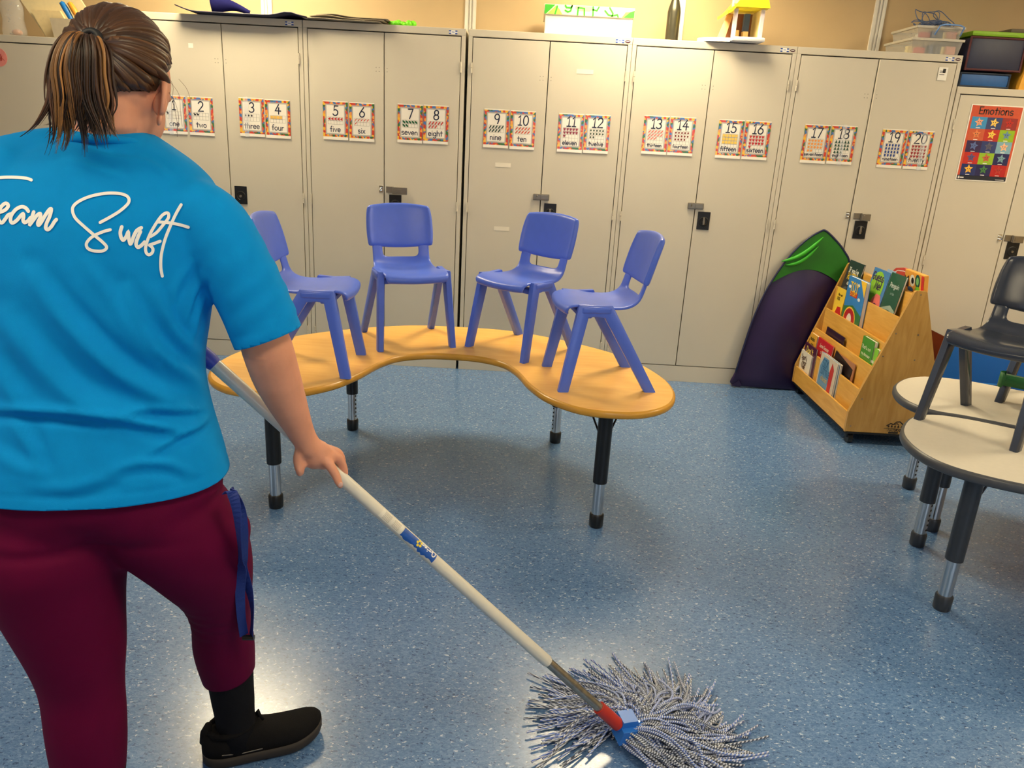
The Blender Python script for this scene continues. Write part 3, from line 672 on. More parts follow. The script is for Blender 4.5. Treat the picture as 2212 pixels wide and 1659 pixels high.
block('foam_block', 2.22, 2.60, .1, .42, LOW+.30, LOW+.325, mat('foam_brown', (96, 84, 66), .6), 'dull brown foam slab behind the lime one', .01).location = (-.1, .02, 0)
# sheets lying on the cupboards
def curved_sheet(name, X, zf, y0, y1, m, label, th=.004, cat='sheet', n=18):
    R = []
    for k in range(n+1):
        t = k/n; x = X[0]+(X[1]-X[0])*t; z0_, z1_ = zf(t)
        R.append([(x, y0, z0_), (x, y0+(y1-y0)*.5, (z0_+z1_)/2), (x, y1, z1_), (x, y1, z1_+th), (x, y0+(y1-y0)*.5, (z0_+z1_)/2+th), (x, y0, z0_+th)])
    return tag(MB().rings(R).build(name, m, None, True), label, cat)
M_NAVYP = mat('navy_board', (32, 30, 54), .5, var=.08, scale=14)
curved_sheet('poster_board', (-2.52, -1.80), lambda t: (TOP+.003+.028*max(0, (.16-t)/.16)**1.6+.022*math.exp(-((t-.86)/.09)**2), TOP+.003+.02*max(0, (.16-t)/.16)**1.6), -.075, .36, M_NAVYP, 'dark navy poster board overhanging the cupboard top, curled at both ends', .006)
R = []
for k in range(17):
    t = k/16; x = -2.35+.215*t; y = .015+.05*math.sin(PI*t); zl = TOP+.012+.022*math.sin(PI*min(1, t*1.02))**1.5; zh = TOP+.034+.085*(1-t)**1.15+.012*math.sin(PI*t)
    R.append([(x, y, zl), (x-.006*(1-t), y-.012, (zl+zh)/2), (x-.012*(1-t), y, zh), (x-.012*(1-t), y+.004, zh), (x-.006*(1-t), y-.008, (zl+zh)/2), (x, y+.004, zl)])
tag(MB().rings(R).build('curled_board', mat('blue_board', (20, 20, 62), .9, spec=.05), None, True), 'curled dark blue board piece standing on the navy sheet', 'sheet')
for k in range(3):
    curved_sheet('cardboard_sheet', (-1.825+.035*k, -1.40+.02*k), lambda t, k=k: (TOP+.004+.009*k+.012*math.exp(-((t-.22)/.2)**2)*(1 if k else .3), TOP+.003+.009*k), -.055+.012*k, .3, mat('cardboard_grey', (150, 138, 116), .7, var=.12, scale=30), ('lowest', 'middle', 'topmost')[k]+' of three grey cardboard sheets overhanging the cupboard', .003)['group'] = 'cardboard sheets'
gb = MB()
for k in range(7): gb.ell((-1.36+.02*k+.008*random.random(), .06+.03*random.random(), TOP+.012+.006*random.random()), (.02, .03, .011+.009*random.random()), 10, 6)
tag(gb.build('plastic_bag', mat('lime_plastic', (120, 226, 40), .35, bump=.8, bscale=60), None, True), 'crumpled lime green plastic bag behind the cardboard', 'bag')
# left low cupboard: folders, bag and tub
M_CREAM = mat('manila', (244, 226, 176), .55, var=.03)
def folder(x, lean, w, h, m, label, y=.05, rz=0.):
    o = empty('folder', (x, y, LOW), rz, label, 'folder', 'folders leaning on the low cupboard')
    MB().add([(0, 0, 0), (w, 0, -.0), (w-lean, 0, h), (-lean, 0, h), (0, .012, 0), (w, .012, 0), (w-lean, .014, h), (-lean, .014, h)], [(0, 1, 2, 3), (7, 6, 5, 4), (0, 4, 5, 1), (1, 5, 6, 2), (2, 6, 7, 3), (3, 7, 4, 0)]).build('cover', m, o)
    MB().add([(.006, .013, .004), (w-.006, .013, .004), (w-lean-.006, .016, h-.006), (-lean+.006, .016, h-.006), (.006, .02, .004), (w-.006, .02, .004), (w-lean-.006, .024, h-.006), (-lean+.006, .024, h-.006)], [(0, 1, 2, 3), (7, 6, 5, 4), (0, 4, 5, 1), (1, 5, 6, 2), (2, 6, 7, 3), (3, 7, 4, 0)]).build('papers', M_WHITE, o)
    return o
folder(-3.385, .17, .30, .25, mat('folder_grey', (200, 194, 176), .5), 'grey backed document folder leaning behind cream folder', .17)
folder(-3.375, .16, .36, .25, M_CREAM, 'tall cream document folder leaning on low cupboard', .14)
folder(-3.355, .08, .17, .15, mat('manila2', (240, 218, 164), .55), 'smaller cream envelope folder in front of tall folder', .11)
pb = MB()
pb.rings([[(-3.56+.07*math.cos(a)*s_, .14+.05*math.sin(a)*s_, LOW+z) for a in [2*PI*k/16 for k in range(16)]] for s_, z in ((.9, 0), (1., .03), (.85, .09), (.95, .16), (.6, .22))])
pbo = tag(pb.build('plastic_bag', mat('clear_bag', (235, 235, 232), .15, alpha=.3, coat=.6), None, True), 'clear plastic bag of oddments left of the folders', 'bag')
MB().ell((-3.54, .13, LOW+.025), (.03, .025, .018), 10, 6).build('oddments', mat('oddment_orange', (206, 140, 96), .5), pbo, True)
ct = empty('pencil_tub', (-3.185, .005, LOW), 0, 'translucent white tub holding blue and orange handled tools', 'tub')
MB().rings([[(-.07, 0, 0), (.07, 0, 0), (.07, .08, 0), (-.07, .08, 0)], [(-.08, -.005, .1), (.08, -.005, .1), (.08, .085, .1), (-.08, .085, .1)]]).build('tub_body', mat('tub_beige', (214, 200, 170), .4, alpha=.85), ct)
for nm, x, c in (('blue_handle', -.02, (30, 120, 200)), ('orange_handle', .025, (236, 160, 50))):
    MB().tube([(x+.06, .03, .03), (x+.045, .03, .10), (x+.02, .03, .15), (x, .03, .185), (x+.004, .03, .192)], [.012, .014, .017, .014, .004], 10).build(nm, mat('tool_'+nm, c, .4), ct, True)

# ================================================================ kidney table
KX, KZ = -.823, .515
half = [(0, -.935), (.24, -.955), (.46, -1.055), (.66, -1.2), (.78, -1.33), (.86, -1.48), (.91, -1.65), (.912, -1.81), (.865, -1.945), (.77, -2.035), (.65, -2.062), (.52, -2.035), (.405, -1.93), (.335, -1.79), (.298, -1.67), (.265, -1.585), (.215, -1.51), (.12, -1.455), (0, -1.44)]
outl = half+[(-x, y) for x, y in reversed(half[1:-1])]
OUT = spline(outl, 5)
def table_top(par, out, z, th, m_top, m_edge):
    o0 = [tuple(p) for p in out]; i1 = inset2(out, .004); i2 = inset2(out, .011); rg = lambda P, zz: [(p[0], p[1], zz) for p in P]
    MB().rings([rg(i2, z), rg(i1, z-.003), rg(o0, z-.009), rg(o0, z-th+.009), rg(i1, z-th+.003), rg(i2, z-th)], cap=False).build('edge_band', m_edge, par, True)
    MB().rings([rg(i2, z-th), rg(i2, z)]).build('table_top', m_top, par)
def table_leg(par, x, y, zt, zc, holes_dir=None, blk=M_BLACKP, brace=None, r=.028):
    l = empty('leg', (x, y, 0)); l.parent = par
    MB().lathe([(r, zc), (r, zt)], 22).build('upper_tube', blk, l, ang=40)
    MB().lathe([(r*.8, .03), (r*.8, zc+.01)], 22).build('chrome_tube', M_CHROME, l, ang=40)
    MB().lathe([(r*.9, 0), (r*.98, .004), (r*1.02, .05), (r*.9, .056)], 22).build('foot', blk, l, ang=40)
    MB().box(-.05, .05, -.05, .05, zt-.004, zt).build('mount_plate', blk, l)
    if holes_dir is not None:
        h = MB(); d = Vector((math.cos(holes_dir), math.sin(holes_dir), 0)); s_ = Vector((-d.y, d.x, 0)); z = .075
        while z < zc-.005:
            c = d*(r*.8+.0004)+Vector((0, 0, z)); h.add([c+s_*.0042*math.cos(a)+Vector((0, 0, .0046*math.sin(a))) for a in [2*PI*k/10 for k in range(10)]], [tuple(range(10))]); z += .021
        h.build('peg_holes', M_DARK, l)
    if brace:
        b = MB()
        for d in brace: b.tube([(d[0]*.02, d[1]*.02, zt-.11), (d[0]*.085, d[1]*.085, zt-.003)], .0038, 8)
        b.build('brace', blk, l)
kt = empty('kidney_table', (KX, 0, 0), 0, 'kidney shaped wooden table with honey edge carrying four blue chairs', 'table')
table_top(kt, OUT, KZ, .029, M_KID, M_KIDEDGE)
for x, y, hd in ((-.631, -1.955, None), (.632, -1.958, None), (-.517, -1.105, -.55), (.495, -1.12, -2.6)):
    table_leg(kt, x, y, KZ-.029, .19, hd, M_BLACKP, [(-.75, .65), (.75, .65)])

# ================================================================ moulded chairs (front is local -y)
def make_chair(m, label, group):
    t = empty('school_chair', (0, 0, 0), 0, label, 'chair', group)
    prof = [(-.158, .292, .128), (-.170, .302, .136), (-.168, .318, .142), (-.14, .3245, .145), (-.08, .322, .150), (-.01, .314, .148), (.045, .312, .144), (.080, .320, .139), (.103, .340, .135), (.116, .362, .133), (.126, .398, .133), (.132, .42, .134)]
    ts = [-1, -.86, -.63, -.32, 0, .32, .63, .86, 1]
    vs = []; fs = []
    for i, (y, z, w) in enumerate(prof):
        for t_ in ts:
            dish = .010*(t_*t_) if 3 <= i <= 8 else (.003*t_*t_)
            bow = .012*(1-t_*t_) if i <= 2 else 0          # front edge bulges
            yb = .018*(1-t_*t_) if i >= 7 else 0            # back wraps
            vs.append((t_*w, y-bow+yb, z+dish*(1 if i < 8 else .4)))
    n_ = len(ts)
    for i in range(len(prof)-1):
        for j in range(n_-1):
            if i >= 9 and 2 <= j <= 5: continue
            a = i*n_+j; fs.append((a, a+1, a+n_+1, a+n_))
    o = MB().add(vs, fs).build('seat', m, t, True)
    mods(o, ('SOLIDIFY', dict(thickness=.013, offset=0)), ('SUBSURF', dict(levels=2, render_levels=2)))
    vs = []; fs = []
    rows = [(.412, 0), (.436, .12), (.47, .35), (.52, .62), (.56, .85), (.588, 1.)]
    tb = [-1, -.93, -.7, -.35, 0, .35, .7, .93, 1]
    for i, (z, s_) in enumerate(rows):
        w = .147+.006*math.sin(PI*min(1, s_*1.1))
        if i == len(rows)-1: w -= .006
        for t_ in tb:
            zz = z-(.013*(1-t_*t_)*(1-s_))+.012*(1-t_*t_)*s_*s_
            vs.append((t_*w, .126+.05*s_-.004*math.sin(PI*s_)+.024*(1-abs(t_)**2.2)-(.007 if abs(t_) > .99 else 0), zz))
    n_ = len(tb)
    for i in range(len(rows)-1):
        for j in range(n_-1):
            a = i*n_+j; fs.append((a, a+1, a+n_+1, a+n_))
    o = MB().add(vs, fs).build('backrest', m, t, True)
    mods(o, ('SOLIDIFY', dict(thickness=.024, offset=0)), ('SUBSURF', dict(levels=2, render_levels=2)))
    for sx in (-1, 1):
        up = (1, 0, 0)
        for pts in ([(.146, -.062, .314), (.148, -.108, .314), (.165, -.168, 0)], [(.146, -.062, .314), (.148, -.012, .314), (.165, .178, 0)]):
            P = [(sx*a, b, c) for a, b, c in pts]
            MB().sweep_rect(P, [(.020, .0155), (.0235, .0155), (.020, .0135)], up).build('leg', m, t, ang=50)
        # top lug where the frame runs into the seat
        MB().box(sx*.150-.0165, sx*.150+.0165, -.118, -.002, .306, .332, .008).build('side_rail', m, t, ang=60)
    MB().box(-.14, .14, -.118, -.07, .282, .304, .006).build('seat_beam', m, t, ang=60)
    return t
def place(t, x, y, z, fx, fy):
    t.location = (x, y, z); t.rotation_euler = (0, 0, math.atan2(fx, -fy))      # local -y turned to (fx, fy)
GB = 'blue chairs set up on the kidney table'
ch = make_chair(M_BLUECH, 'x', GB)
def put(src, first, x, y, z, f, label):
    t = src if first else copy_tree(src); l = math.hypot(*f); place(t, x, y, z, f[0]/l, f[1]/l); t['label'] = label; return t
put(ch, True, -1.368, -1.687, KZ, (1, .03), 'blue plastic chair on the kidney table nearest the person, facing right')
put(ch, False, -1.053, -1.226, KZ, (.397, -.918), 'blue plastic chair on the kidney table facing the camera, second along')
put(ch, False, -.526, -1.262, KZ, (-.64, -.77), 'blue plastic chair on the kidney table, third along, turned half left')
put(ch, False, -.217, -1.666, KZ, (-.985, -.17), 'blue plastic chair at the rounded end of the kidney table, facing left')

# ================================================================ grey tables and chairs
GZ = .53
T2 = [(1.15, -1.945), (1.03, -1.915), (.926, -1.966), (.834, -2.095), (.797, -2.215), (.803, -2.344), (.861, -2.443), (1.004, -2.533), (1.25, -2.61), (1.55, -2.65), (1.85, -2.6), (1.99, -2.45), (1.96, -2.31), (1.72, -2.22), (1.46, -2.13), (1.29, -2.03)]
T1 = [(1.269, -1.401), (1.159, -1.441), (1.065, -1.535), (1.016, -1.63), (.997, -1.732), (1.012, -1.82), (1.065, -1.886), (1.16, -1.925), (1.30, -2.005), (1.47, -2.105), (1.73, -2.195), (1.99, -2.2), (2.13, -2.03), (2.08, -1.82), (1.9, -1.66), (1.62, -1.55), (1.42, -1.43)]
for nm, T, legs, lab in (('front', T2, [(.945, -2.395, None, .19), (1.068, -1.96, -1.0, .19), (1.75, -2.5, None, .19), (1.78, -2.33, None, .19)], 'pale grey table with dark edge in front, the charcoal chair standing on it'),
                         ('rear', T1, [(1.283, -1.425, -1.2, .2), (1.19, -1.825, None, .2), (1.9, -1.78, None, .2), (1.85, -2.08, None, .2)], 'pale grey table with dark edge tucked behind the other grey table')):
    t = empty('grey_table', (0, 0, 0), 0, lab, 'table', 'grey tables on the right')
    table_top(t, spline(T, 5), GZ, .034, M_GREYTOP, M_GREYEDGE)
    for x, y, hd, zc in legs: table_leg(t, x, y, GZ-.034, zc, hd, mat('charcoal_leg', (48, 52, 60), .35), [(.8, .2)])
gc = make_chair(M_GREYCH, 'x', 'charcoal chairs')
put(gc, True, 1.185, -2.017, GZ, (-.81, -.586), 'charcoal plastic chair on the grey tables with shiny backrest')
g2 = put(gc, False, 1.632, -1.752, GZ, (-.81, -.586), 'second charcoal chair at the picture edge, green band around its legs')
# stretch band around the front legs of the second chair
lf, rf_ = Vector((1.385, -1.742, GZ+.10)), Vector((1.625, -1.935, GZ+.10)); a_ = (rf_-lf).normalized(); s_ = Vector((-a_.y, a_.x, 0))
bd = MB(); R = []
for k in range(41):
    u_ = 2*PI*k/40; c, s2 = math.cos(u_), math.sin(u_)
    p = (lf if c < 0 else rf_)+a_*c*.022+s_*s2*(.022 if abs(c) > .3 else .012)
    w = .03 if c < -.2 else .022
    R.append([p+Vector((0, 0, w)), p+Vector((0, 0, -w)), p+Vector((0, 0, -w))*.98+(a_*c+s_*s2)*.002, p+Vector((0, 0, w))*.98+(a_*c+s_*s2)*.002])
bd.rings(R, cap=False)
tag(bd.build('stretch_band', mat('green_rubber', (34, 104, 52), .5, stretch=(1, 1, 40), var=.35), None, True), 'green elastic stretch band looped round charcoal chair legs', 'band')

# ================================================================ book rack
rk = empty('book_rack', (0, 0, 0), 0, 'double sided wooden book rack on castors with slanted tiers', 'book rack')
RC = 1.41; YA, YB = -.917, -.065
sp_ = [(1.175, .068), (1.175, .176), (1.38, .812), (1.388, .818), (1.432, .818), (1.44, .812), (1.645, .176), (1.645, .068)]
for y0, y1 in ((YA, YA+.018), (YB-.018, YB)):
    MB().prism(sp_, y0, y1).build('side_panel', M_RACKSIDE, rk)
LIP = [(1.177, .171), (1.212, .295), (1.252, .419), (1.294, .544), (1.334, .679)]
for sd in (1, -1):
    f = (lambda x: x) if sd == 1 else (lambda x: 2*RC-x)
    for k, (x, z) in enumerate(LIP):
        zb = .07 if k == 0 else LIP[k-1][1]-.085
        a, b = sorted((f(x), f(x+.011))); MB().box(a, b, YA+.018, YB-.018, zb, z, .002).build('tier_board', M_RACK, rk)
        xn = LIP[k+1][0] if k < 4 else 1.392
        a, b = sorted((f(x+.011), f(xn))); MB().box(a, b, YA+.018, YB-.018, z-.085, z-.075).build('tier_floor', M_RACK, rk)
MB().box(1.392, 1.428, YA+.018, YB-.018, .55, .792, .002).build('spine_board', M_RACK, rk)
MB().box(1.18, 1.64, YA+.0, YB, .058, .07).build('bottom_board', M_DARK, rk)
for cx in (1.215, 1.6):
    for cy in (YA+.03, YB-.03):
        c = MB(); c.tube([(cx-.012, cy, .027), (cx+.012, cy, .027)], .027, 16).box(cx-.018, cx+.018, cy-.012, cy+.02, .03, .06, .003); c.build('castor', M_BLACKP, rk, ang=40)
sc_ = MB()
for x, z in ((1.41, .80), (1.33, .60), (1.44, .60), (1.29, .48), (1.45, .47), (1.23, .25), (1.2, .1)):
    sc_.add([(x+.004*math.cos(a), YA-.0006, z+.004*math.sin(a)) for a in [2*PI*k/10 for k in range(10)]], [tuple(range(10))])
sc_.build('screw_caps', M_NICKEL, rk)
# burnt-in maker's mark: pines under a peak and the word
lg = MB(); pl = lambda a, b: (1.372+a, YA-.0006, .072+b)
ribbon2(lg, [(0, .026), (.115, .026)], .0012, pl); text(lg, 'NATURAL', .058, .012, .0125, .0014, pl)
flat(lg, [(.028, .0), (.075, .0), (.078, .005), (.075, .009), (.028, .009), (.025, .005)], pl)
for c_, h_ in ((.022, .02), (.038, .024), (.055, .02), (.072, .024), (.09, .02)):
    ribbon2(lg, [(c_, .027), (c_, .029+h_*.4)], .0006, pl); flat(lg, [(c_-.006, .034), (c_+.006, .034), (c_, .034+h_*.7)], pl)
ribbon2(lg, [(.012, .042), (.03, .054), (.045, .05), (.058, .064), (.075, .066), (.088, .056), (.104, .044)], .0028, pl)
ribbon2(lg, [(.05, .05), (.062, .056), (.07, .05)], .002, pl)
lg.build('makers_mark', mat('burnt_brown', (34, 24, 16), .6), rk)

# ================================================================ books
def book(name, yl, yr, zt, tier, th, col, label, titles=(), shapes=(), lean=14., xoff=.012, page=True, grp='picture books in the rack', zb=None):
    """yl/yr: picture-left and picture-right ends along the rack; cover faces the room (-x)"""
    x, zl = LIP[tier]; zb = zl-.074 if zb is None else zb
    xn, zn = LIP[tier+1] if tier < 4 else (1.392, .79)
    lean = min(lean, math.degrees(math.atan2(max(.001, xn-x-xoff-.007-th), zn-zb)))
    w = yl-yr; h = (zt-zb)/math.cos(math.radians(lean))
    t = empty(name, (x+xoff+.003, yl, zb+.001)); t.rotation_euler = (math.radians(-lean), 0, -PI/2)
    tag(t, label, 'book', grp)
    mc = mat('cover_'+'%d_%d_%d' % col, col, .3, coat=.3, var=.05, scale=20)
    MB().box(0, w, 0, .0022, 0, h).box(0, w, th-.002, th, 0, h).box(0, .002, 0, th, 0, h).build('cover', mc, t)
    MB().box(.002, w-.002, .0022, th-.002, .003, h-.003).build('pages', M_WHITE, t)
    pf_ = lambda d: (lambda a, b: (a*w, -d, b*h))
    for k, (c, pts) in enumerate(shapes):
        mb = MB(); flat(mb, pts, pf_(.0003+.0002*k)); mb.build('cover_art', mat('art_%d_%d_%d' % c, c, .35), t)
    for s__, c, size, cx, cy in titles:
        mb = MB(); text(mb, s__, cx*w, cy*h, size, size*.085, lambda a, b: (a, -.0016, b)); mb.build('title', mat('ink_%d_%d_%d' % c, c, .4), t)
    return t
E_ = lambda cx, cy, rx, ry: [(cx+rx*math.cos(2*PI*k/18), cy+ry*math.sin(2*PI*k/18)) for k in range(18)]
WH = (244, 242, 234); YE = (248, 206, 60); BK = (26, 24, 30)
# top tier
book('picture_book', -.085, -.285, .838, 4, .008, (46, 56, 62), 'dark slate picture book with white and yellow title, top tier beside the tent', [("If you're", WH, .026, .5, .72), ('HAPPY', YE, .034, .52, .55), ("and I'm", WH, .022, .55, .42)], [((86, 96, 98), E_(.35, .2, .28, .16)), ((26, 28, 34), E_(.6, .25, .22, .2))])
book('picture_book', -.43, -.625, .852, 4, .014, (74, 128, 190), 'blue picture book with green oval titled Guess Me, top tier', [('Guess', (70, 34, 90), .038, .42, .76), ('Me!', (70, 34, 90), .04, .55, .58)], [((142, 196, 58), E_(.45, .62, .4, .34)), ((226, 116, 110), [(.35, 0), (.95, 0), (.98, .3), (.85, .48), (.6, .5), (.42, .36)]), ((60, 40, 80), E_(.68, .2, .12, .1))])
book('picture_book', -.63, -.79, .86, 4, .012, (34, 84, 66), 'dark green picture book with pale lettering, top tier next to side panel', [('Penguin', (200, 214, 206), .022, .5, .72), ('a tale', (150, 180, 170), .012, .5, .58)], [((150, 172, 160), [(0, 0), (1, 0), (1, .3), (.6, .38), (0, .26)]), ((70, 104, 90), E_(.55, .2, .3, .08))])
book('picture_book', -.565, -.655, .865, 4, .004, (148, 178, 214), 'thin pale blue booklet showing behind the green book', lean=12, xoff=.032)
# fourth tier
book('picture_book', -.135, -.262, .682, 3, .006, (246, 208, 66), 'small yellow book with red picture below the slate book', [('the red', BK, .013, .5, .8), ('DOG', BK, .016, .4, .68)], [((192, 40, 42), [(.0, 0), (1, 0), (1, .3), (.8, .52), (.45, .5), (.3, .3), (0, .2)])])
book('picture_book', -.295, -.535, .778, 3, .022, (62, 136, 206), 'large sky blue picture book with red title panel, fourth tier', [('TOY', YE, .045, .42, .76), ('STORY', YE, .022, .42, .68)], [((196, 44, 44), [(.22, .66), (.62, .66), (.64, .75), (.2, .75)]), ((246, 200, 60), [(.68, 1), (1, 1), (1, .72)]), ((232, 238, 244), E_(.15, .82, .07, .03)), ((232, 238, 244), E_(.75, .66, .07, .03)), ((232, 238, 244), E_(.62, .9, .06, .025)), ((60, 120, 70), [(0, 0), (1, 0), (1, .4), (.5, .52), (0, .44)]), ((240, 190, 60), E_(.42, .24, .34, .24)), ((178, 40, 44), E_(.42, .24, .3, .21)), ((224, 214, 196), E_(.42, .22, .14, .14)), ((226, 150, 140), [(.6, 0), (1, 0), (1, .14), (.7, .16)])])
# third tier
book('board_book', -.706, -.847, .532, 2, .02, (76, 150, 50), 'thick green board book with pale title, third tier', [("That's not", (230, 236, 200), .017, .45, .68), ("my dinosaur", (230, 236, 200), .0145, .5, .5)], [((70, 44, 24), E_(.5, .06, .4, .3))], lean=10)
book('board_book', -.858, -.972+.07, .505, 2, .018, (136, 204, 58), 'small lime board book titled colours at the rack end', [('colours', WH, .016, .5, .52)], [((190, 50, 44), [(.45, 0), (.75, 0), (.78, .36), (.5, .38)]), ((222, 178, 60), [(.6, 0), (.8, 0), (.8, .3), (.65, .32)])], lean=10)
book('picture_book', -.2, -.462, .455, 2, .006, (44, 24, 48), 'thin dark plum book without visible title, third tier', [], [((30, 18, 36), [(.0, .0), (1, 0), (1, .4), (0, .5)])], lean=10, xoff=.014)
# second tier
book('picture_book', -.09, -.2, .39, 1, .016, (236, 176, 62), 'yellow story book against the far end, second tier', [('ducks', (40, 70, 40), .02, .45, .76), ('story', (40, 70, 40), .012, .5, .6)], [((60, 100, 60), [(0, 0), (1, 0), (1, .34), (0, .3)]), ((40, 44, 40), E_(.4, .3, .2, .12))], lean=10)
book('picture_book', -.205, -.43, .391, 1, .008, (196, 40, 50), 'red picture book with cream lettering, second tier', [('Jane Goose', (240, 214, 190), .02, .5, .72), ('a Tale', (240, 214, 190), .02, .5, .52)], [((150, 30, 44), [(0, 0), (1, 0), (1, .3), (0, .3)])], lean=10)
mg = book('magazine', -.45, -.70, .386, 1, .005, (52, 40, 44), 'floppy dark magazine sagging behind the six little book', [('ROARS', (190, 176, 176), .05, .52, .12)], [((30, 20, 24), [(0, .4), (1, .3), (1, 1), (0, 1)]), ((120, 96, 96), [(.1, .02), (.9, .02), (.9, .34), (.1, .34)])], lean=20)
mg.rotation_euler = (mg.rotation_euler.x, math.radians(9), -PI/2)
book('magazine', -.47, -.74, .378, 1, .004, (176, 120, 84), 'tan magazine leaning behind the dark one', [], [((120, 70, 50), [(0, 0), (1, 0), (1, .2), (0, .2)])], lean=8, xoff=.022)
# lowest tier
book('picture_book', -.085, -.262, .281, 0, .012, (240, 232, 214), "white story book with brown title, lowest tier", [("Spot's", (90, 60, 40), .024, .4, .74), ('First', (90, 60, 40), .024, .46, .58), ('Walk', (90, 60, 40), .024, .4, .44)], [((226, 190, 90), [(0, 0), (1, 0), (1, .16), (.5, .26), (0, .1)]), ((190, 44, 60), E_(.78, .32, .06, .07)), ((40, 40, 36), E_(.25, .24, .12, .05))], lean=12)
book('picture_book', -.1, -.29, .332, 0, .008, (78, 30, 62), 'plum purple book with yellow title behind the white one', [("Don't", (240, 214, 110), .034, .5, .78)], lean=12, xoff=.024)
book('picture_book', -.39, -.635, .348, 0, .012, (104, 150, 188), 'large pale blue picture book with red edge, lowest tier', [('SIX', (60, 110, 150), .042, .36, .72), ('LITTLE', (60, 110, 150), .03, .42, .56), ('chicks', (206, 180, 120), .026, .42, .42)], [((210, 196, 176), [(0, 0), (1, 0), (1, 1), (0, 1)]), ((104, 150, 188), [(.06, .1), (.62, .1), (.66, .6), (.5, .94), (.2, .94), (.06, .7)]), ((196, 60, 54), [(.66, .1), (.84, .1), (.86, .8), (.72, .94), (.64, .7)]), ((190, 150, 70), [(.05, .02), (.7, .02), (.66, .2), (.4, .14), (.1, .26)]), ((70, 110, 60), E_(.3, .22, .22, .03))], lean=14)
book('picture_book', -.40, -.645, .345, 0, .01, (224, 214, 196), 'cream backed book pressed behind the pale blue one', lean=14, xoff=.028)
# books on the rear tiers showing over the top
ob = empty('board_book', (1.452, -.665, .742)); ob.rotation_euler = (math.radians(8), 0, -PI/2); tag(ob, 'orange board book with round eyes peeping over rack top', 'book', 'picture books in the rack')
MB().box(0, .205, 0, .022, 0, .145, .003).build('cover', mat('cover_orange', (240, 170, 70), .35), ob)
pe = lambda d: (lambda a, b: (a, -d, b))
for k, (c, pts) in enumerate((((70, 34, 30), [(.0, .06), (.0, .12), (.02, .105), (.045, .12), (.05, .06)]), ((244, 238, 224), E_(.085, .1, .028, .03)), ((34, 90, 80), E_(.14, .105, .026, .034)), ((34, 34, 40), E_(.088, .1, .014, .016)), ((130, 200, 120), E_(.14, .105, .014, .02)), ((70, 110, 170), E_(.07, .055, .03, .012)), ((120, 200, 60), E_(.145, .06, .025, .02)), ((206, 50, 54), [(.18, .04), (.205, .04), (.205, .14), (.18, .14)]))):
    mb = MB(); flat(mb, pts, pe(.0004+.0002*k)); mb.build('cover_art', mat('owl_%d' % k, c, .4), ob)
rb = empty('picture_book', (1.462, -.46, .74)); rb.rotation_euler = (math.radians(6), 0, -PI/2); tag(rb, 'red book with rounded top peeping over the rack', 'book', 'picture books in the rack')
MB().prism([(0, 0), (.26, 0), (.26, .13), (.23, .142), (.15, .145), (.07, .13), (.02, .1), (0, .06)], 0, .01).build('cover', mat('cover_red2', (206, 74, 62), .4), rb)
mb = MB(); ribbon2(mb, [(.03, .09), (.09, .12), (.16, .128), (.24, .122)], .002, lambda a, b: (a, -.0004, b)); mb.build('title', M_WHITEP, rb)
rb2 = empty('picture_book', (1.585, -.80, .42)); rb2.rotation_euler = (math.radians(14), 0, PI/2); tag(rb2, 'maroon book with white pages on the far side of rack', 'book', 'picture books in the rack')
rb2.location = (1.568, -.89, .42); MB().box(0, .2, 0, .003, 0, .17).box(0, .2, .012, .015, 0, .17).build('cover', mat('cover_maroon', (110, 30, 40), .4), rb2); MB().box(.002, .198, .003, .012, .002, .168).build('pages', M_WHITE, rb2)

# ================================================================ folded play tent leaning on the cupboards
tn = empty('play_tent', (0, 0, 0), 0, 'flat folded play tent, dark purple front with green top', 'tent')
def lean_y(z): return -.058+.028*z
outt = [(.806, .02), (.822, .10), (.85, .27), (.885, .45), (.945, .64), (1.03, .81), (1.12, .925), (1.2, .985), (1.235, .99), (1.30, .94), (1.36, .88), (1.405, .80), (1.40, .6), (1.36, .3), (1.30, .01), (1.17, .004), (.95, .008)]
OT = spline(outt, 4)
def tent_slab(name, out, d0, d1, m):
    return MB().rings([[(x, lean_y(z)+d0, z) for x, z in inset2(out, .006)], [(x, lean_y(z)+(d0*.6+d1*.4), z) for x, z in out], [(x, lean_y(z)+(d0*.2+d1*.8), z) for x, z in out], [(x, lean_y(z)+d1, z) for x, z in inset2(out, .006)]]).build(name, m, tn, True)
M_PUR = mat('purple_nylon', (42, 24, 70), .38, var=.12, scale=6, bump=.5, bscale=9); M_GRN = mat('green_nylon', (30, 110, 20), .5, var=.15, scale=8, bump=.6, bscale=14)
tent_slab('purple_panel', OT, 0, .018, M_PUR)
def clip_hi(P, zc):
    return [(x, z) for x, z in P if z > zc(x)]
zc = lambda x: .66+.1*math.sin((x-.95)/.45*PI)
gp = [(x, z) for x, z in OT if z > zc(x)-.02 and x < 1.41]
lowc = [(x, zc(x)) for x in np.linspace(1.395, .965, 16)]
MB().rings([[(x, lean_y(z)-.004, z) for x, z in gp+lowc], [(x, lean_y(z)+.001, z) for x, z in gp+lowc]]).build('green_top', M_GRN, tn)
MB().tube([(x, lean_y(z)-.003, z) for x, z in OT[4:52]], .006, 8).build('hoop', mat('navy_piping', (24, 30, 70), .4), tn, True)
for a, b, k in (((1.0, .80), (1.22, .955), 0), ((1.03, .78), (1.20, .90), 1)):
    MB().tube([(a[0]+(b[0]-a[0])*t, lean_y(a[1])-.008-.004*math.sin(t*PI), a[1]+(b[1]-a[1])*t-.03*math.sin(t*PI)) for t in np.linspace(0, 1, 10)], [.003, .007, .01, .011, .012, .012, .011, .010, .007, .003], 8).build('fold', mat('bright_green_nylon', (52, 168, 32), .5), tn, True)
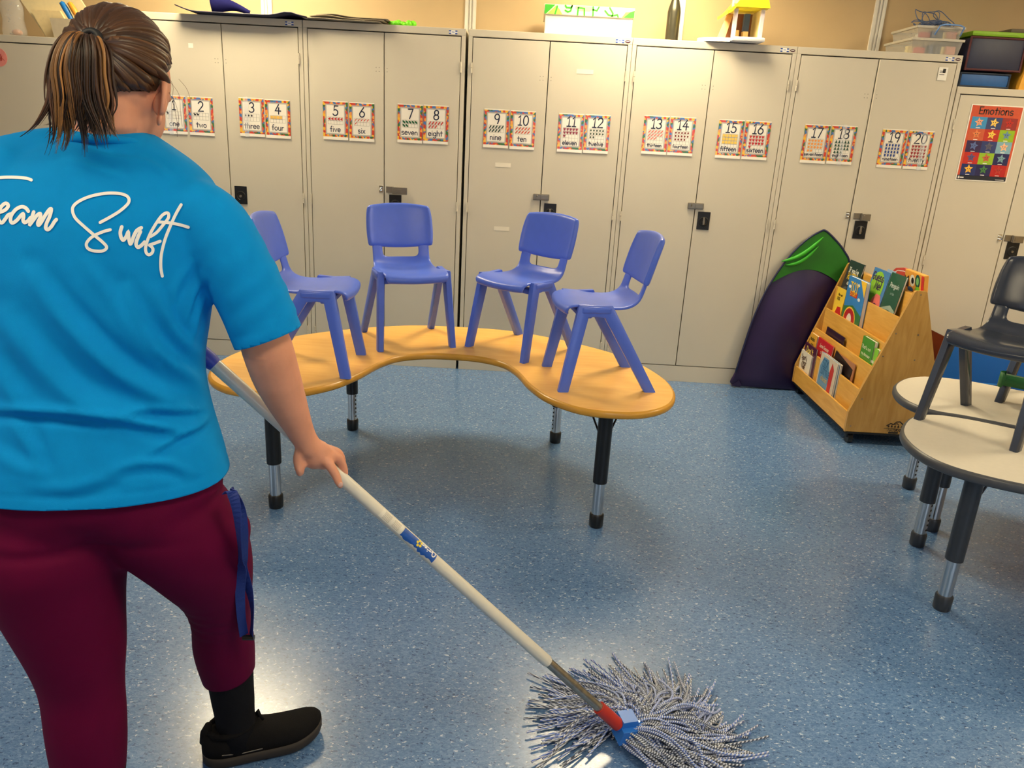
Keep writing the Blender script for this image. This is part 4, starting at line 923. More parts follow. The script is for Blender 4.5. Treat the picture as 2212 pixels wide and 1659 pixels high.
MB().add([(.806, -.06, .012), (.85, -.062, .05), (.87, -.064, .02), (.86, -.06, .006), (.81, -.03, .008), (.85, -.03, .04)], [(0, 1, 2, 3), (0, 4, 5, 1)]).build('corner_flap', M_PUR, tn)

# ================================================================ blue mat behind the rack
bm_ = empty('gym_mat', (0, 0, 0), 0, 'folded royal blue gym mat standing behind the book rack', 'mat')
M_MAT = mat('mat_vinyl', (18, 92, 176), .35, var=.05, scale=5, bump=.25, bscale=10)
for k in range(2): MB().box(1.93, 3.1, -.33+.11*k, -.225+.11*k, .0, .425-.012*k, .02).build('mat_panel', M_MAT, bm_, ang=50)
MB().tube([(1.94, -.334, .20), (2.4, -.334, .195), (3.09, -.334, .2)], .004, 8).build('seam', mat('mat_seam', (40, 120, 200), .4), bm_)

# ================================================================ mop
mp_ = empty('mop', (-.2, -3.09, 0), 0, 'string mop with white pole, red collar and blue clamp on the floor', 'mop')
def loc_(p): return Vector(p)-Vector((-.2, -3.09, 0))
PS = Vector((-0.2082, -3.0985, 0.0435)); PT = Vector((-1.1606, -3.1834, 0.9887)); ax = (PT-PS).normalized(); PL = (PT-PS).length
at = lambda s: loc_(PS+ax*s)
MB().tube([at(.075), at(.30)], .0118, 20).build('lower_tube', mat('galvanised', (150, 146, 136), .3, metal=.85, var=.25, scale=60), mp_, ang=40)
MB().tube([at(.295), at(.30), at(PL-.02)], [.0118, .0142, .0142], 22).build('pole', mat('white_pole', (226, 220, 204), .3, var=.02), mp_, ang=40)
MB().tube([at(.03), at(.105)], .0165, 20).build('collar', mat('red_collar', (176, 44, 36), .35), mp_, ang=40)
MB().tube([at(PL-.02), at(PL-.01), at(PL+.13), at(PL+.14)], [.0142, .0172, .0165, .012], 20).build('grip', mat('blue_grip', (70, 84, 190), .4), mp_, ang=40)
M_CLAMP = mat('clamp_blue', (40, 112, 204), .35)
cl = MB().tube([at(-.02), at(.04)], [.013, .0135], 18)
c0 = loc_((-0.1915, -3.0907, 0.0027)); c0.z = .035
e1 = Vector((.96, .28, 0)); e2 = Vector((-.28, .96, 0)); e3 = Vector((0, 0, 1))
def obox(mb, c, hx, hy, hz, tx=.0):
    mb.add([c+e1*(sx*hx*(1-tx*(sz > 0)))+e2*sy*hy+e3*sz*hz for sx in (-1, 1) for sy in (-1, 1) for sz in (-1, 1)], [(0, 1, 3, 2), (4, 6, 7, 5), (0, 4, 5, 1), (2, 3, 7, 6), (0, 2, 6, 4), (1, 5, 7, 3)])
obox(cl, c0+Vector((.0, .0, .012)), .046, .03, .018, .2)
obox(cl, c0+Vector((-.014, .004, .034)), .026, .022, .012, .25)
cl.build('clamp', M_CLAMP, mp_)
MB().tube([c0+e1*.012+e2*-.005+Vector((0, 0, .028)), c0+e1*.012+e2*-.005+Vector((0, 0, .036))], .004, 8).build('clamp_screw', M_CHROME, mp_)
# paper label and torn blue sticker wrapped on the pole
vdir = (CAM_POS-(PS+ax*.75)); vdir = (vdir-ax*vdir.dot(ax)).normalized(); sdir = ax.cross(vdir)
def wrap(s0, s1, a0, a1, m, name, r=.0146, jag=0):
    R = []; n_ = 16
    for k in range(n_+1):
        s__ = s0+(s1-s0)*k/n_; row = []
        for j in range(9):
            an = a0+(a1-a0)*j/8+(jag*math.sin(k*2.1)*math.cos(k*5.) if j == 0 else 0); row.append(at(s__)+(vdir*math.cos(an)+sdir*math.sin(an))*r)
        R.append(row)
    mb = MB().rings(R, cap=False, close=False); return mb.build(name, m, mp_, True)
def pole_s(u, v):          # distance along the pole of a picture point
    return 0
sA, sB, sC = .705, .765, .86
lb = wrap(sB+.03, sC+.0, -.6, 1.0, mat('label_white', (236, 230, 214), .5), 'paper_label', .0146)
mb = MB()
for k in range(7):
    for j in range(2): 
        s__ = sB+.038+.028*j; an = -.4+.18*k
        mb.add([at(s__)+(vdir*math.cos(an)+sdir*math.sin(an))*.0149, at(s__+.02)+(vdir*math.cos(an)+sdir*math.sin(an))*.0149, at(s__+.02)+(vdir*math.cos(an+.05)+sdir*math.sin(an+.05))*.0149, at(s__)+(vdir*math.cos(an+.05)+sdir*math.sin(an+.05))*.0149], [(0, 1, 2, 3)])
mb.build('fine_print', mat('grey_print', (150, 140, 124), .6), mp_)
sk = wrap(sA-.012, sB+.028, -.55, .95, mat('sticker_blue2', (26, 84, 172), .4, var=.15, scale=120), 'blue_sticker', .0147, .35)
mb = MB()
for cs, ca, r_, n_ in ((sA+.04, .45, .0065, 5),):
    for k in range(n_):
        a_0 = 2*PI*k/n_; pts = [(cs+r_*math.cos(a_0)*.9+.0032*math.cos(b), ca+(r_*math.sin(a_0)*.9+.0032*math.sin(b))/.0148) for b in [2*PI*q/8 for q in range(8)]]
        mb.add([at(s__)+(vdir*math.cos(an)+sdir*math.sin(an))*.0151 for s__, an in pts], [tuple(range(8))])
mb.build('flower_mark', mat('flower_yellow', (240, 214, 60), .5), mp_)
mb = MB(); onp = lambda a, b: at(sA-.012+a)+(vdir*math.cos(.85-b/.0148)+sdir*math.sin(.85-b/.0148))*.0151
text(mb, 'Oates', .026, -.004, .012, .0011, onp); mb.build('brand_print', M_WHITEP, mp_)
# cotton strands
def yarn_material():
    m = mat('cotton_yarn', (226, 226, 224), .85); nt = m.node_tree; L = nt.links; b = bsdf(m)
    uv = N(nt, 'ShaderNodeTexCoord'); at_ = N(nt, 'ShaderNodeAttribute', attribute_name='tint')
    se = N(nt, 'ShaderNodeSeparateXYZ'); L.new(uv.outputs['UV'], se.inputs[0])
    a1 = N(nt, 'ShaderNodeMath', operation='ADD'); L.new(se.outputs[0], a1.inputs[0]); L.new(se.outputs[1], a1.inputs[1])
    fr = N(nt, 'ShaderNodeMath', operation='FRACT'); L.new(a1.outputs[0], fr.inputs[0])
    r = N(nt, 'ShaderNodeValToRGB'); r.color_ramp.interpolation = 'CONSTANT'; e = r.color_ramp.elements
    e[0].color = (1, 1, 1, 1); e[1].position = .46; e[1].color = (0, 0, 0, 1); L.new(fr.outputs[0], r.inputs[0])
    mx = N(nt, 'ShaderNodeMixRGB'); L.new(r.outputs[0], mx.inputs[0]); L.new(at_.outputs['Color'], mx.inputs[1]); mx.inputs[2].default_value = srgb(206, 212, 226)
    L.new(mx.outputs[0], b.inputs['Base Color']); return m
def strands():
    rs = random.Random(3); V_, F_, UV_, CO_ = [], [], [], []; nS, nR = 16, 5
    root0 = c0
    for k in range(1150):
        u_ = rs.random(); lay = rs.random()
        if k > 800: u_ = rs.uniform(.55, .97)
        ang = math.radians(-60+198*u_)      # sweep: towards viewer-right round to the left
        dg = math.degrees(ang)
        Ln = (.275 if dg < 30 else (.275-.075*(dg-30)/60 if dg < 90 else .20-.05*(dg-90)/50))*rs.uniform(.5, 1.03)
        d = Vector((math.cos(ang), math.sin(ang), 0)); sd = Vector((-d.y, d.x, 0))
        st = root0+e1*rs.uniform(-.04, .05)+e2*rs.uniform(-.01, .03); st.z = rs.uniform(.012, .045)
        curl = rs.gauss(.05, .05); hump = rs.uniform(.02, .07)*(1-.3*lay); wv = rs.uniform(.004, .014); ph = rs.random()*7; fq = rs.uniform(4, 10)
        loop = rs.random() < .4
        P = []
        for i in range(nS+1):
            t = i/nS
            p = st+d*(Ln*t)+sd*(curl*(t*t-.35*t)*2.2+wv*math.sin(fq*t+ph)*t)
            if loop and t > .6: p += -d*(t-.6)*.16+sd*(t-.6)*.12*(1 if k % 2 else -1)
            z = st.z*(1-t)+hump*math.sin(PI*min(1, t**.8))*(.7+.3*math.cos(4*t+ph))
            p.z = max(.0038+.016*lay*(1-.2*t), z)
            P.append(p)
        rr = rs.uniform(.0025, .0034)
        tint = rs.choice(((84, 112, 190), (96, 110, 150), (82, 88, 104), (110, 136, 206), (66, 74, 92), (104, 106, 110), (76, 104, 176)))
        base = len(V_); tw = rs.uniform(150, 200)
        mb = MB().tube(P, rr, nR, cap=False); V_ += mb.v; F_ += [tuple(i+base for i in f) for f in mb.f]
        for i in range(nS+1):
            for j in range(nR): UV_.append((j/nR, i/nS*Ln*tw)); CO_.append(srgb(*tint))
    me = bpy.data.meshes.new('mop_strands'); me.from_pydata(V_, [], F_); me.update()
    ul = me.uv_layers.new(); ca = me.color_attributes.new('tint', 'FLOAT_COLOR', 'POINT')
    for l in me.loops: ul.data[l.index].uv = UV_[l.vertex_index]
    ca.data.foreach_set('color', np.array(CO_, np.float32).ravel())
    for p in me.polygons: p.use_smooth = True
    me.materials.append(yarn_material()); o = bpy.data.objects.new('mop_strands', me); COL.objects.link(o); o.parent = mp_; o['kind'] = 'stuff'; o['label'] = 'blue, grey and white twisted cotton strands'
strands()

# ================================================================ the person
per = empty('person', (-1.26, -3.34, 0), 0, 'person seen from behind in bright blue T-shirt and maroon leggings, holding the mop', 'person')
PO = Vector((-1.26, -3.34, 0))
M_SKIN = mat('skin', (226, 158, 126), .5, var=.07, scale=18, bump=.12, bscale=220)
bsdf(M_SKIN).inputs['Subsurface Weight'].default_value = .12; bsdf(M_SKIN).inputs['Subsurface Radius'].default_value = (.01, .004, .002)
M_SHIRT = mat('blue_cotton', (0, 142, 218), .85, var=.03, scale=30, bump=.15, bscale=900)
bsdf(M_SHIRT).inputs['Specular IOR Level'].default_value = .15
M_LEG = mat('maroon_stretch', (94, 3, 50), .75, var=.05, scale=20, bump=.12, bscale=900)
bsdf(M_LEG).inputs['Specular IOR Level'].default_value = .12
M_SOCK = mat('black_sock', (22, 22, 26), .85, bump=.4, bscale=500)
M_SHOE = mat('black_knit', (20, 19, 20), .8, bump=.6, bscale=420)
M_SOLE = mat('brown_black_sole', (44, 38, 34), .7)
for m_ in (M_SOCK, M_SHOE): bsdf(m_).inputs['Specular IOR Level'].default_value = .12
PSI = math.radians(-12); FW = Vector((math.sin(PSI), math.cos(PSI), 0)); RT = Vector((math.cos(PSI), -math.sin(PSI), 0)); UP = Vector((0, 0, 1))
def remesh(mb, name, vox, smooth=4, fac=.5):
    me = mb.mesh(name+'_raw'); o = bpy.data.objects.new(name+'_raw', me); COL.objects.link(o)
    md = o.modifiers.new('r', 'REMESH'); md.mode = 'VOXEL'; md.voxel_size = vox
    if smooth: s_ = o.modifiers.new('s', 'SMOOTH'); s_.iterations = smooth; s_.factor = fac
    bpy.context.view_layer.update()
    dg = bpy.context.evaluated_depsgraph_get(); out = bpy.data.meshes.new_from_object(o.evaluated_get(dg))
    bpy.data.objects.remove(o); bpy.data.meshes.remove(me); out.name = name
    return out
def cut(me, planes):
    bm = bmesh.new(); bm.from_mesh(me)
    for co, no in planes:
        bmesh.ops.bisect_plane(bm, geom=bm.verts[:]+bm.edges[:]+bm.faces[:], plane_co=co, plane_no=no, clear_outer=True)
    bm.to_mesh(me); bm.free(); return me
def finish(me, name, m, parent=per, local=True):
    me.materials.clear(); me.materials.append(m)
    if local: me.transform(Matrix.Translation(-PO))
    for p in me.polygons: p.use_smooth = True
    o = bpy.data.objects.new(name, me); COL.objects.link(o); o.parent = parent; return o
def ring(c, a, bf, bb, ex=2.3, n=36, r=RT, f=FW):
    c = Vector(c); out = []
    for k in range(n):
        t = 2*PI*k/n; cx, sy = math.cos(t), math.sin(t)
        x = math.copysign(abs(cx)**(2/ex), cx)*a; y = math.copysign(abs(sy)**(2/ex), sy)*(bf if sy > 0 else bb)
        out.append(c+r*x+f*y)
    return out
def resample(K, n):
    """smooth interpolation of key rows (tuples of floats)"""
    return [tuple(p) for p in spline(K, n, closed=False)]
def limb(mb, K, n=4, seg=22):
    rows = resample([tuple(p)+(r,) for p, r in K], n); mb.tube([r[:3] for r in rows], [r[3] for r in rows], seg); 
    for q in (rows[0], rows[-1]): mb.ell(q[:3], (q[3]*.98,)*3, 14, 8)

# ---- skeleton landmarks
SHR = (-1.0951, -3.2719, 1.2613); ELR = (-1.0077, -3.2661, 1.0377); WRR = (-0.9642, -3.1934, 0.8265)
TOR = [((-1.2785, -3.2361, 1.4220), .062, .062, .062), ((-1.2812, -3.2440, 1.3983), .105, .075, .075), ((-1.2842, -3.2544, 1.3666), .155, .09, .09), ((-1.2897, -3.2619, 1.3282), .192, .105, .105), ((-1.2941, -3.2752, 1.2721), .205, .12, .12),
       ((-1.2990, -3.2915, 1.1909), .202, .13, .125), ((-1.3012, -3.3135, 1.0926), .193, .135, .12), ((-1.3063, -3.3258, 1.0075), .187, .135, .118), ((-1.3111, -3.3313, 0.9273), .2, .14, .13), ((-1.3121, -3.3420, 0.8471), .222, .145, .145), ((-1.3134, -3.3504, 0.7738), .238, .15, .155), ((-1.3166, -3.3537, 0.7160), .243, .15, .158), ((-1.3196, -3.3574, 0.6572), .24, .15, .155)]
def torso_rings(scale=1., upto=None):
    rows = resample([tuple(c)+(a, f_, b_) for c, a, f_, b_ in TOR], 5)
    return [ring(r[:3], r[3]*scale, r[4]*scale, r[5]*scale) for r in rows]
SLV = [((-1.1325, -3.2672, 1.2924), .062), ((-1.0929, -3.2723, 1.2664), .064), ((-1.0570, -3.2760, 1.2003), .066), ((-1.0262, -3.2727, 1.1298), .066), ((-1.0043, -3.2722, 1.0669), .066), ((-0.9912, -3.2716, 1.0302), .066)]
SHL = Vector((-1.2847, -3.2618, 1.3285))-RT*.185+UP*-.01
ELL = SHL-RT*.10+FW*.13-UP*.27; WRL = Vector(PT+ax*.115)+RT*-.06+FW*.02+UP*.01
GRIPL = Vector(PT+ax*.115)

# ---- shirt
sm = MB(); sm.rings(torso_rings()); limb(sm, SLV, 4)
limb(sm, [((-1.3198, -3.2509, 1.3782), .05), ((-1.3823, -3.2603, 1.3672), .055), ((-1.4552, -3.2686, 1.3438), .06)], 3)
limb(sm, [(SHL+RT*.05, .068), (SHL, .072), (SHL*.5+ELL*.5, .068), (ELL+(ELL-SHL)*.02, .066)], 4)
shirt = remesh(sm, 'shirt', .0065, 10, .6)
HEMZ = .800
hemR = Vector((-1.0043, -3.2722, 1.0669)); axR = (Vector((-0.9972, -3.2722, 1.0510))-Vector((-1.0262, -3.2727, 1.1298))).normalized()
axL = (ELL-SHL).normalized()
z1 = lambda L_: [(a*.588, 560+b*.588) for a, b in L_]
FOLDS = [(z1([(120, 60), (200, 180), (280, 270), (370, 360), (470, 440), (580, 500), (660, 530)]), .0125, 20), (z1([(10, 220), (110, 340), (200, 440), (290, 520), (400, 570), (490, 590)]), .011, 25),
 (z1([(460, 120), (520, 240), (600, 350), (700, 430), (775, 485)]), .010, 15), (z1([(570, 110), (610, 200), (660, 280), (730, 350)]), .006, 11), (z1([(330, 30), (400, 130), (470, 250), (560, 360)]), .005, 16),
 (z1([(-60, 545), (80, 552), (250, 562), (420, 580), (600, 615), (660, 625)]), .011, -11), (z1([(450, 565), (560, 548), (660, 552), (770, 545)]), .007, -9), (z1([(560, 705), (640, 655), (730, 610), (785, 560)]), .009, -9),
 (z1([(410, 775), (520, 748), (620, 752), (700, 785)]), .006, -11), (z1([(40, 585), (105, 680), (145, 790)]), .006, 14), (z1([(-40, 360), (30, 470), (90, 560)]), .007, 20), (z1([(100, 830), (250, 840), (400, 800), (460, 800)]), .004, -14), (z1([(-40, 700), (60, 760), (160, 800)]), .004, 16),
 ([(150, 345), (210, 365), (270, 385)], .004, 8), ([(160, 312), (215, 330), (290, 352)], .0035, 8), ([(260, 335), (320, 352), (370, 385)], .003, 8),
 ([(438, 600), (415, 640), (400, 700)], .006, 9), ([(440, 640), (425, 690), (418, 740)], .006, 8), ([(420, 560), (380, 620), (370, 680)], .004, 10)]
def fold_disp(me):
    n_ = len(me.vertices); co = np.empty(n_*3); me.vertices.foreach_get('co', co); co = co.reshape(-1, 3)
    no = np.empty(n_*3); me.vertices.foreach_get('normal', no); no = no.reshape(-1, 3)
    c = np.array(TOR[6][0]); rel = co-c
    x = rel@np.array(RT); z = co[:, 2]; back = np.clip(-(no@np.array(FW)), 0, 1)
    onarm = ((co-np.array(SHR))@np.array(RT)) > .03
    d = np.zeros(n_)
    wob = np.array([noise.noise(Vector((a*5, b*5, 1.7))) for a, b in zip(x, z)])
    wob2 = np.array([noise.noise(Vector((a*14+3, b*14, 4.2))) for a, b in zip(x, z)])
    # drapes: crest lines drawn on the back of the shirt, each with a trough beside it
    rel_c = co-np.array(CAM_POS); dep = rel_c@np.array(_f); U = 1106+FPX*(rel_c@np.array(CR))/dep; Vv = 829.5-FPX*(rel_c@np.array(CU))/dep
    for pts, amp, w in FOLDS:
        Q = np.array(spline([np.array(p, float) for p in pts], 5, closed=False)); best = np.full(n_, 1e9); sg = np.zeros(n_); tt = np.zeros(n_); Lq = len(Q)-1
        for i in range(Lq):
            e = Q[i+1]-Q[i]; l2 = e@e; px, py = U-Q[i][0], Vv-Q[i][1]; t = np.clip((px*e[0]+py*e[1])/l2, 0, 1)
            dx, dy = px-t*e[0], py-t*e[1]; ds = np.hypot(dx, dy); m_ = ds < best; best[m_] = ds[m_]; sg[m_] = np.sign(e[0]*dy-e[1]*dx)[m_]; tt[m_] = (i+t[m_])/Lq
        sd_ = -best*sg*np.sign(w); w_ = abs(w); env = np.sin(PI*np.clip(tt*.92+.04, 0, 1))**.6
        d += amp*env*(np.exp(-(sd_/w_)**2)-.9*np.exp(-((sd_-1.7*w_)/w_)**2))*np.clip(back*1.6, 0, 1)*(~onarm)
    d += wob2*.0016*back
    # sleeve creases
    ts = (co-np.array(SHR))@np.array(axR)
    d += np.where(onarm, np.sin((ts*1.4+x*.8)*2*PI/.085+3*wob)*.0010*np.clip(ts/.08, 0, 1), 0)
    # hem stitching lines
    d += -.0012*np.exp(-((z-(HEMZ+.022))/.003)**2)*(~onarm)
    th = (hemR-Vector((0, 0, 0)));  tsl = (co-np.array(hemR))@np.array(axR)
    d += np.where(onarm, -.0012*np.exp(-((tsl+.022)/.003)**2), 0)
    co = co+no*d[:, None]; me.vertices.foreach_set('co', co.ravel()); me.update()
fold_disp(shirt)
cut(shirt, [((0, 0, HEMZ), (0, 0, -1))])
def cut_local(me, co, no, near, rad):
    """open a sleeve: drop the faces beyond the hem plane close to it"""
    bm = bmesh.new(); bm.from_mesh(me); co = Vector(co); no = Vector(no); near = Vector(near)
    g = [f for f in bm.faces if (f.calc_center_median()-near).length < rad]
    vs = {v for f in g for v in f.verts}; es = {e for f in g for e in f.edges}
    bmesh.ops.bisect_plane(bm, geom=list(vs)+list(es)+g, plane_co=co, plane_no=no, clear_outer=False)
    kill = [f for f in bm.faces if (f.calc_center_median()-near).length < rad and (f.calc_center_median()-co).dot(no) > 1e-5]
    bmesh.ops.delete(bm, geom=kill, context='FACES'); bm.to_mesh(me); bm.free()
cut_local(shirt, hemR, axR, hemR+axR*.05, .125)
hemL = ELL-axL*.03; cut_local(shirt, hemL, axL, hemL+axL*.05, .125)
SHIRT_W = shirt.copy()
so = finish(shirt, 'shirt', M_SHIRT); so['label'] = 'bright blue cotton T-shirt with white script lettering'
mods(so, ('SOLIDIFY', dict(thickness=.003, offset=-1)))
# white script print on the back
bvh = BVHTree.FromPolygons([v.co.copy() for v in SHIRT_W.vertices], [tuple(p.vertices) for p in SHIRT_W.polygons])
def on_shirt(u, v):
    x, y = (u-1106.)/FPX, -(v-829.5)/FPX
    d = (CR*x+CU*y+_f).normalized(); h = bvh.ray_cast(CAM_POS, d)
    p = h[0] if h[0] is not None else CAM_POS+d*(1.32/d.dot(_f))
    return p-d*.0018-PO
k_ = 660/2106.
zs = lambda L_: [(a*k_, 280+b*k_) for a, b in L_]; zw = lambda L_: [(240+a*.18908, 430+b*.18908) for a, b in L_]; ze = lambda L_: [(a*.126, 400+b*.126) for a, b in L_]
SCR = {'S': zs([(690, 640), (760, 602), (830, 558), (885, 505), (882, 465), (832, 442), (740, 438), (640, 455), (560, 485), (510, 522), (500, 560), (520, 610), (580, 668), (650, 728), (710, 778), (735, 810), (718, 832), (680, 838), (630, 832), (600, 812), (597, 782), (622, 750), (662, 724), (715, 702), (760, 690)]),
 'w': zw([(122, 318), (105, 380), (115, 440), (140, 468), (172, 430), (195, 378), (200, 435), (217, 508), (236, 492), (256, 430), (292, 362), (345, 328)]), 'i': zw([(335, 372), (305, 440), (285, 510), (305, 550), (345, 530), (382, 492)]),
 'f': zw([(450, 428), (520, 382), (590, 300), (650, 222), (657, 172), (630, 158), (580, 190), (520, 270), (460, 370), (420, 460), (395, 550), (400, 610), (432, 636), (470, 612), (478, 570), (455, 538), (440, 525), (490, 508), (560, 482)]),
 't': zw([(800, 65), (740, 170), (680, 300), (620, 450), (580, 600), (568, 700), (570, 800), (585, 880)]), 'bar': zw([(530, 262), (600, 265), (690, 275), (790, 295), (882, 322)]),
 'e': ze([(-60, 470), (20, 455), (95, 420), (140, 360), (122, 318), (80, 316), (20, 370), (-20, 460), (-30, 560), (0, 632), (40, 640), (90, 580), (140, 512), (200, 492)]), 'a': ze([(485, 445), (440, 390), (370, 370), (280, 410), (210, 490), (180, 570), (190, 630), (225, 645), (290, 600), (350, 530), (395, 492), (405, 540), (395, 600), (425, 640), (480, 610), (520, 560)]),
 'm': ze([(577, 460), (545, 560), (515, 660), (520, 665), (570, 600), (640, 512), (690, 490), (692, 550), (650, 640), (662, 685), (710, 630), (780, 510), (850, 415), (880, 420), (850, 540), (800, 650), (785, 730), (820, 762), (880, 710), (930, 630), (965, 590)]),
 'T': zs([(-260, 372), (-120, 345), (0, 330), (100, 328), (180, 335), (216, 347)]), 'stem': zs([(-90, 340), (-120, 450), (-150, 560), (-180, 640)])}
for grp_ in (('T', 'stem'), ('e',), ('a',), ('m',), ('S',), ('w',), ('i',), ('f',), ('t', 'bar')):
    mb = MB()
    for nm in grp_: ribbon2(mb, spline([np.array(p, float) for p in SCR[nm]], 5, closed=False), 3.9 if nm in 'wieam' else 3.3, on_shirt)
    mb.build('letter', M_WHITEP, so)

# ---- leggings
lg_ = MB()
lg_.rings([ring(Vector(c), a*.94, f_*.92, b_*.92) for c, a, f_, b_ in TOR[8:11]]+[ring(Vector((-1.3117, -3.3556, 0.7421)), .2, .125, .125)])
RL = [((-1.2310, -3.3401, 0.7394), .118), ((-1.1786, -3.3171, 0.6643), .116), ((-1.1522, -3.2923, 0.5792), .098), ((-1.1428, -3.2674, 0.4948), .074), ((-1.1493, -3.2419, 0.4129), .063), ((-1.1586, -3.2149, 0.3195), .067), ((-1.1623, -3.1932, 0.2259), .060), ((-1.1648, -3.1756, 0.1518), .052), ((-1.1693, -3.1651, 0.0880), .048)]
LLg = [((-1.3906, -3.3808, 0.7156), .125), ((-1.4019, -3.3856, 0.6377), .135), ((-1.3886, -3.3960, 0.5420), .112), ((-1.3730, -3.4029, 0.4409), .092), ((-1.3677, -3.4093, 0.3576), .078), ((-1.3640, -3.4204, 0.2760), .076), ((-1.3664, -3.4242, 0.1850), .071), ((-1.3751, -3.4180, 0.0924), .06)]
limb(lg_, RL, 4, 26); limb(lg_, LLg, 4, 26)
lg_.ell((-1.3642, -3.4102, 0.7694), (.115, .09, .105)); lg_.ell((-1.2384, -3.3755, 0.7599), (.115, .095, .1)); lg_.ell((-1.0714, -3.3105, 0.6657), (.022, .05, .042))
leg = remesh(lg_, 'leggings', .0065, 22, .6)
cR = Vector((-1.1587, -3.1956, 0.2346)); nR_ = (Vector((-1.1693, -3.1651, 0.0880))-Vector((-1.1586, -3.2149, 0.3195))).normalized()
cL = Vector((-1.3699, -3.4208, 0.1475)); nL_ = (Vector((-1.3751, -3.4180, 0.0924))-Vector((-1.3640, -3.4204, 0.2760))).normalized()
tilt = lambda n_: (n_+RT*.18+FW*-.1).normalized()
cut_local(leg, cR, tilt(nR_), cR+nR_*.06, .13); cut_local(leg, cL, tilt(nL_), cL+nL_*.06, .13)
def leg_disp(me):
    n_ = len(me.vertices); co = np.empty(n_*3); me.vertices.foreach_get('co', co); co = co.reshape(-1, 3); no = np.empty(n_*3); me.vertices.foreach_get('normal', no); no = no.reshape(-1, 3)
    kn = np.array((-1.1706, -3.2731, 0.4624)); r_ = np.linalg.norm(co-kn, axis=1); d = np.sin((co[:, 2]-kn[2])*2*PI/.03+4*co[:, 0])*.002*np.exp(-(r_/.06)**2)
    gl = np.array((-1.3283, -3.4867, 0.7123)); r2 = np.linalg.norm((co-gl)*np.array([.5, .5, 1]), axis=1); d -= .006*np.exp(-((co[:, 2]-(gl[2]-.01))/.012)**2)*np.exp(-(r2/.09)**2)
    co = co+no*d[:, None]; me.vertices.foreach_set('co', co.ravel()); me.update()
leg_disp(leg)
lo = finish(leg, 'leggings', M_LEG); lo['label'] = 'maroon stretch leggings'
mods(lo, ('SOLIDIFY', dict(thickness=.002, offset=-1)))

# ---- socks and shoes
AR = Vector((-1.152, -3.196, .085)); AL = Vector((-1.395, -3.45, .085))
for an, top, r0, nm in ((AR, Vector((-1.1581, -3.1965, 0.2380)), .053, 'sock'), (AL, Vector((-1.3702, -3.4190, 0.1530)), .068, 'sock')):
    mid = top*.45+an*.55 if an is AR else Vector((-1.3750, -3.4186, 0.0906))
    mb = MB(); mb.tube([top+UP*.035, top, top*.5+mid*.5, mid, mid*.5+an*.5, an, an-UP*.05], [r0, r0*.99, r0*.94, r0*.9, r0*.85, r0*.84, r0*.9], 24)
    o = mb.build(nm, M_SOCK, per, True, loc=-PO)
def shoe(ankle, dirv, name):
    d = Vector(dirv).normalized(); s_ = Vector((d.y, -d.x, 0)); base = Vector((ankle.x, ankle.y, 0))-d*.068
    t = empty(name, base-PO); t.parent = per
    #     along, half width, z top, z lift, side shift
    K = [(-.012, .018, .060, .014, 0), (.0, .034, .078, .008, 0), (.03, .044, .088, .004, 0), (.07, .047, .090, .003, 0), (.108, .047, .084, .003, .002), (.15, .049, .072, .003, .004), (.195, .051, .062, .005, .004), (.23, .045, .054, .010, .0), (.255, .031, .044, .016, -.004), (.267, .012, .030, .022, -.006)]
    K = resample(K, 3)
    up_, so_ = [], []
    for x, w, zt, zl, sh in K:
        c = d*x+s_*sh; b0 = .018
        up_.append([c+s_*(w*.96*math.cos(a))+UP*(zl+b0+(zt-b0)*max(0, math.sin(a))**.6 if math.sin(a) > 0 else zl+b0*.8) for a in [2*PI*k/20 for k in range(20)]])
        so_.append([c+s_*(w*1.07*sx)+UP*(zl+z) for sx, z in ((-.9, 0), (.9, 0), (.97, .007), (.99, .019), (.93, .026), (-.93, .026), (-.99, .019), (-.97, .007))])
    MB().rings(so_).build('sole', M_SOLE, t, True)
    MB().rings(up_).build('upper', M_SHOE, t, True)
    st = MB(); st.tube([d*.03+s_*.041+UP*.04, d*.07+s_*.046+UP*.036, d*.12+s_*.048+UP*.036], .0012, 6); st.build('stitch', mat('grey_stitch', (110, 104, 98), .6), t)
    lp = MB(); p0 = d*.118+UP*.086; lp.tube([p0+s_*-.006, p0+UP*.018+d*-.002, p0+UP*.026+s_*.003, p0+UP*.014+s_*.010+d*.004, p0+s_*.008+d*.01], .0035, 8); lp.build('tongue_loop', M_SHOE, t, True)
    h0 = d*-.004+UP*.055; MB().tube([h0, h0+UP*.025+d*.004, h0+UP*.048+d*.012], [.012, .013, .008], 10).build('heel_tab', M_SHOE, t, True)
    co = MB(); R = []
    for a in [2*PI*k/20 for k in range(21)]:
        R.append(d*(.058+.052*math.cos(a))+s_*(.041*math.sin(a))+UP*(.088+.004*math.cos(a)))
    co.tube(R, .007, 8); co.build('collar', M_SHOE, t, True)
    return t
shoe(AR, (.24, .115, 0), 'shoe'); shoe(AL, (-.14, .2, 0), 'shoe')

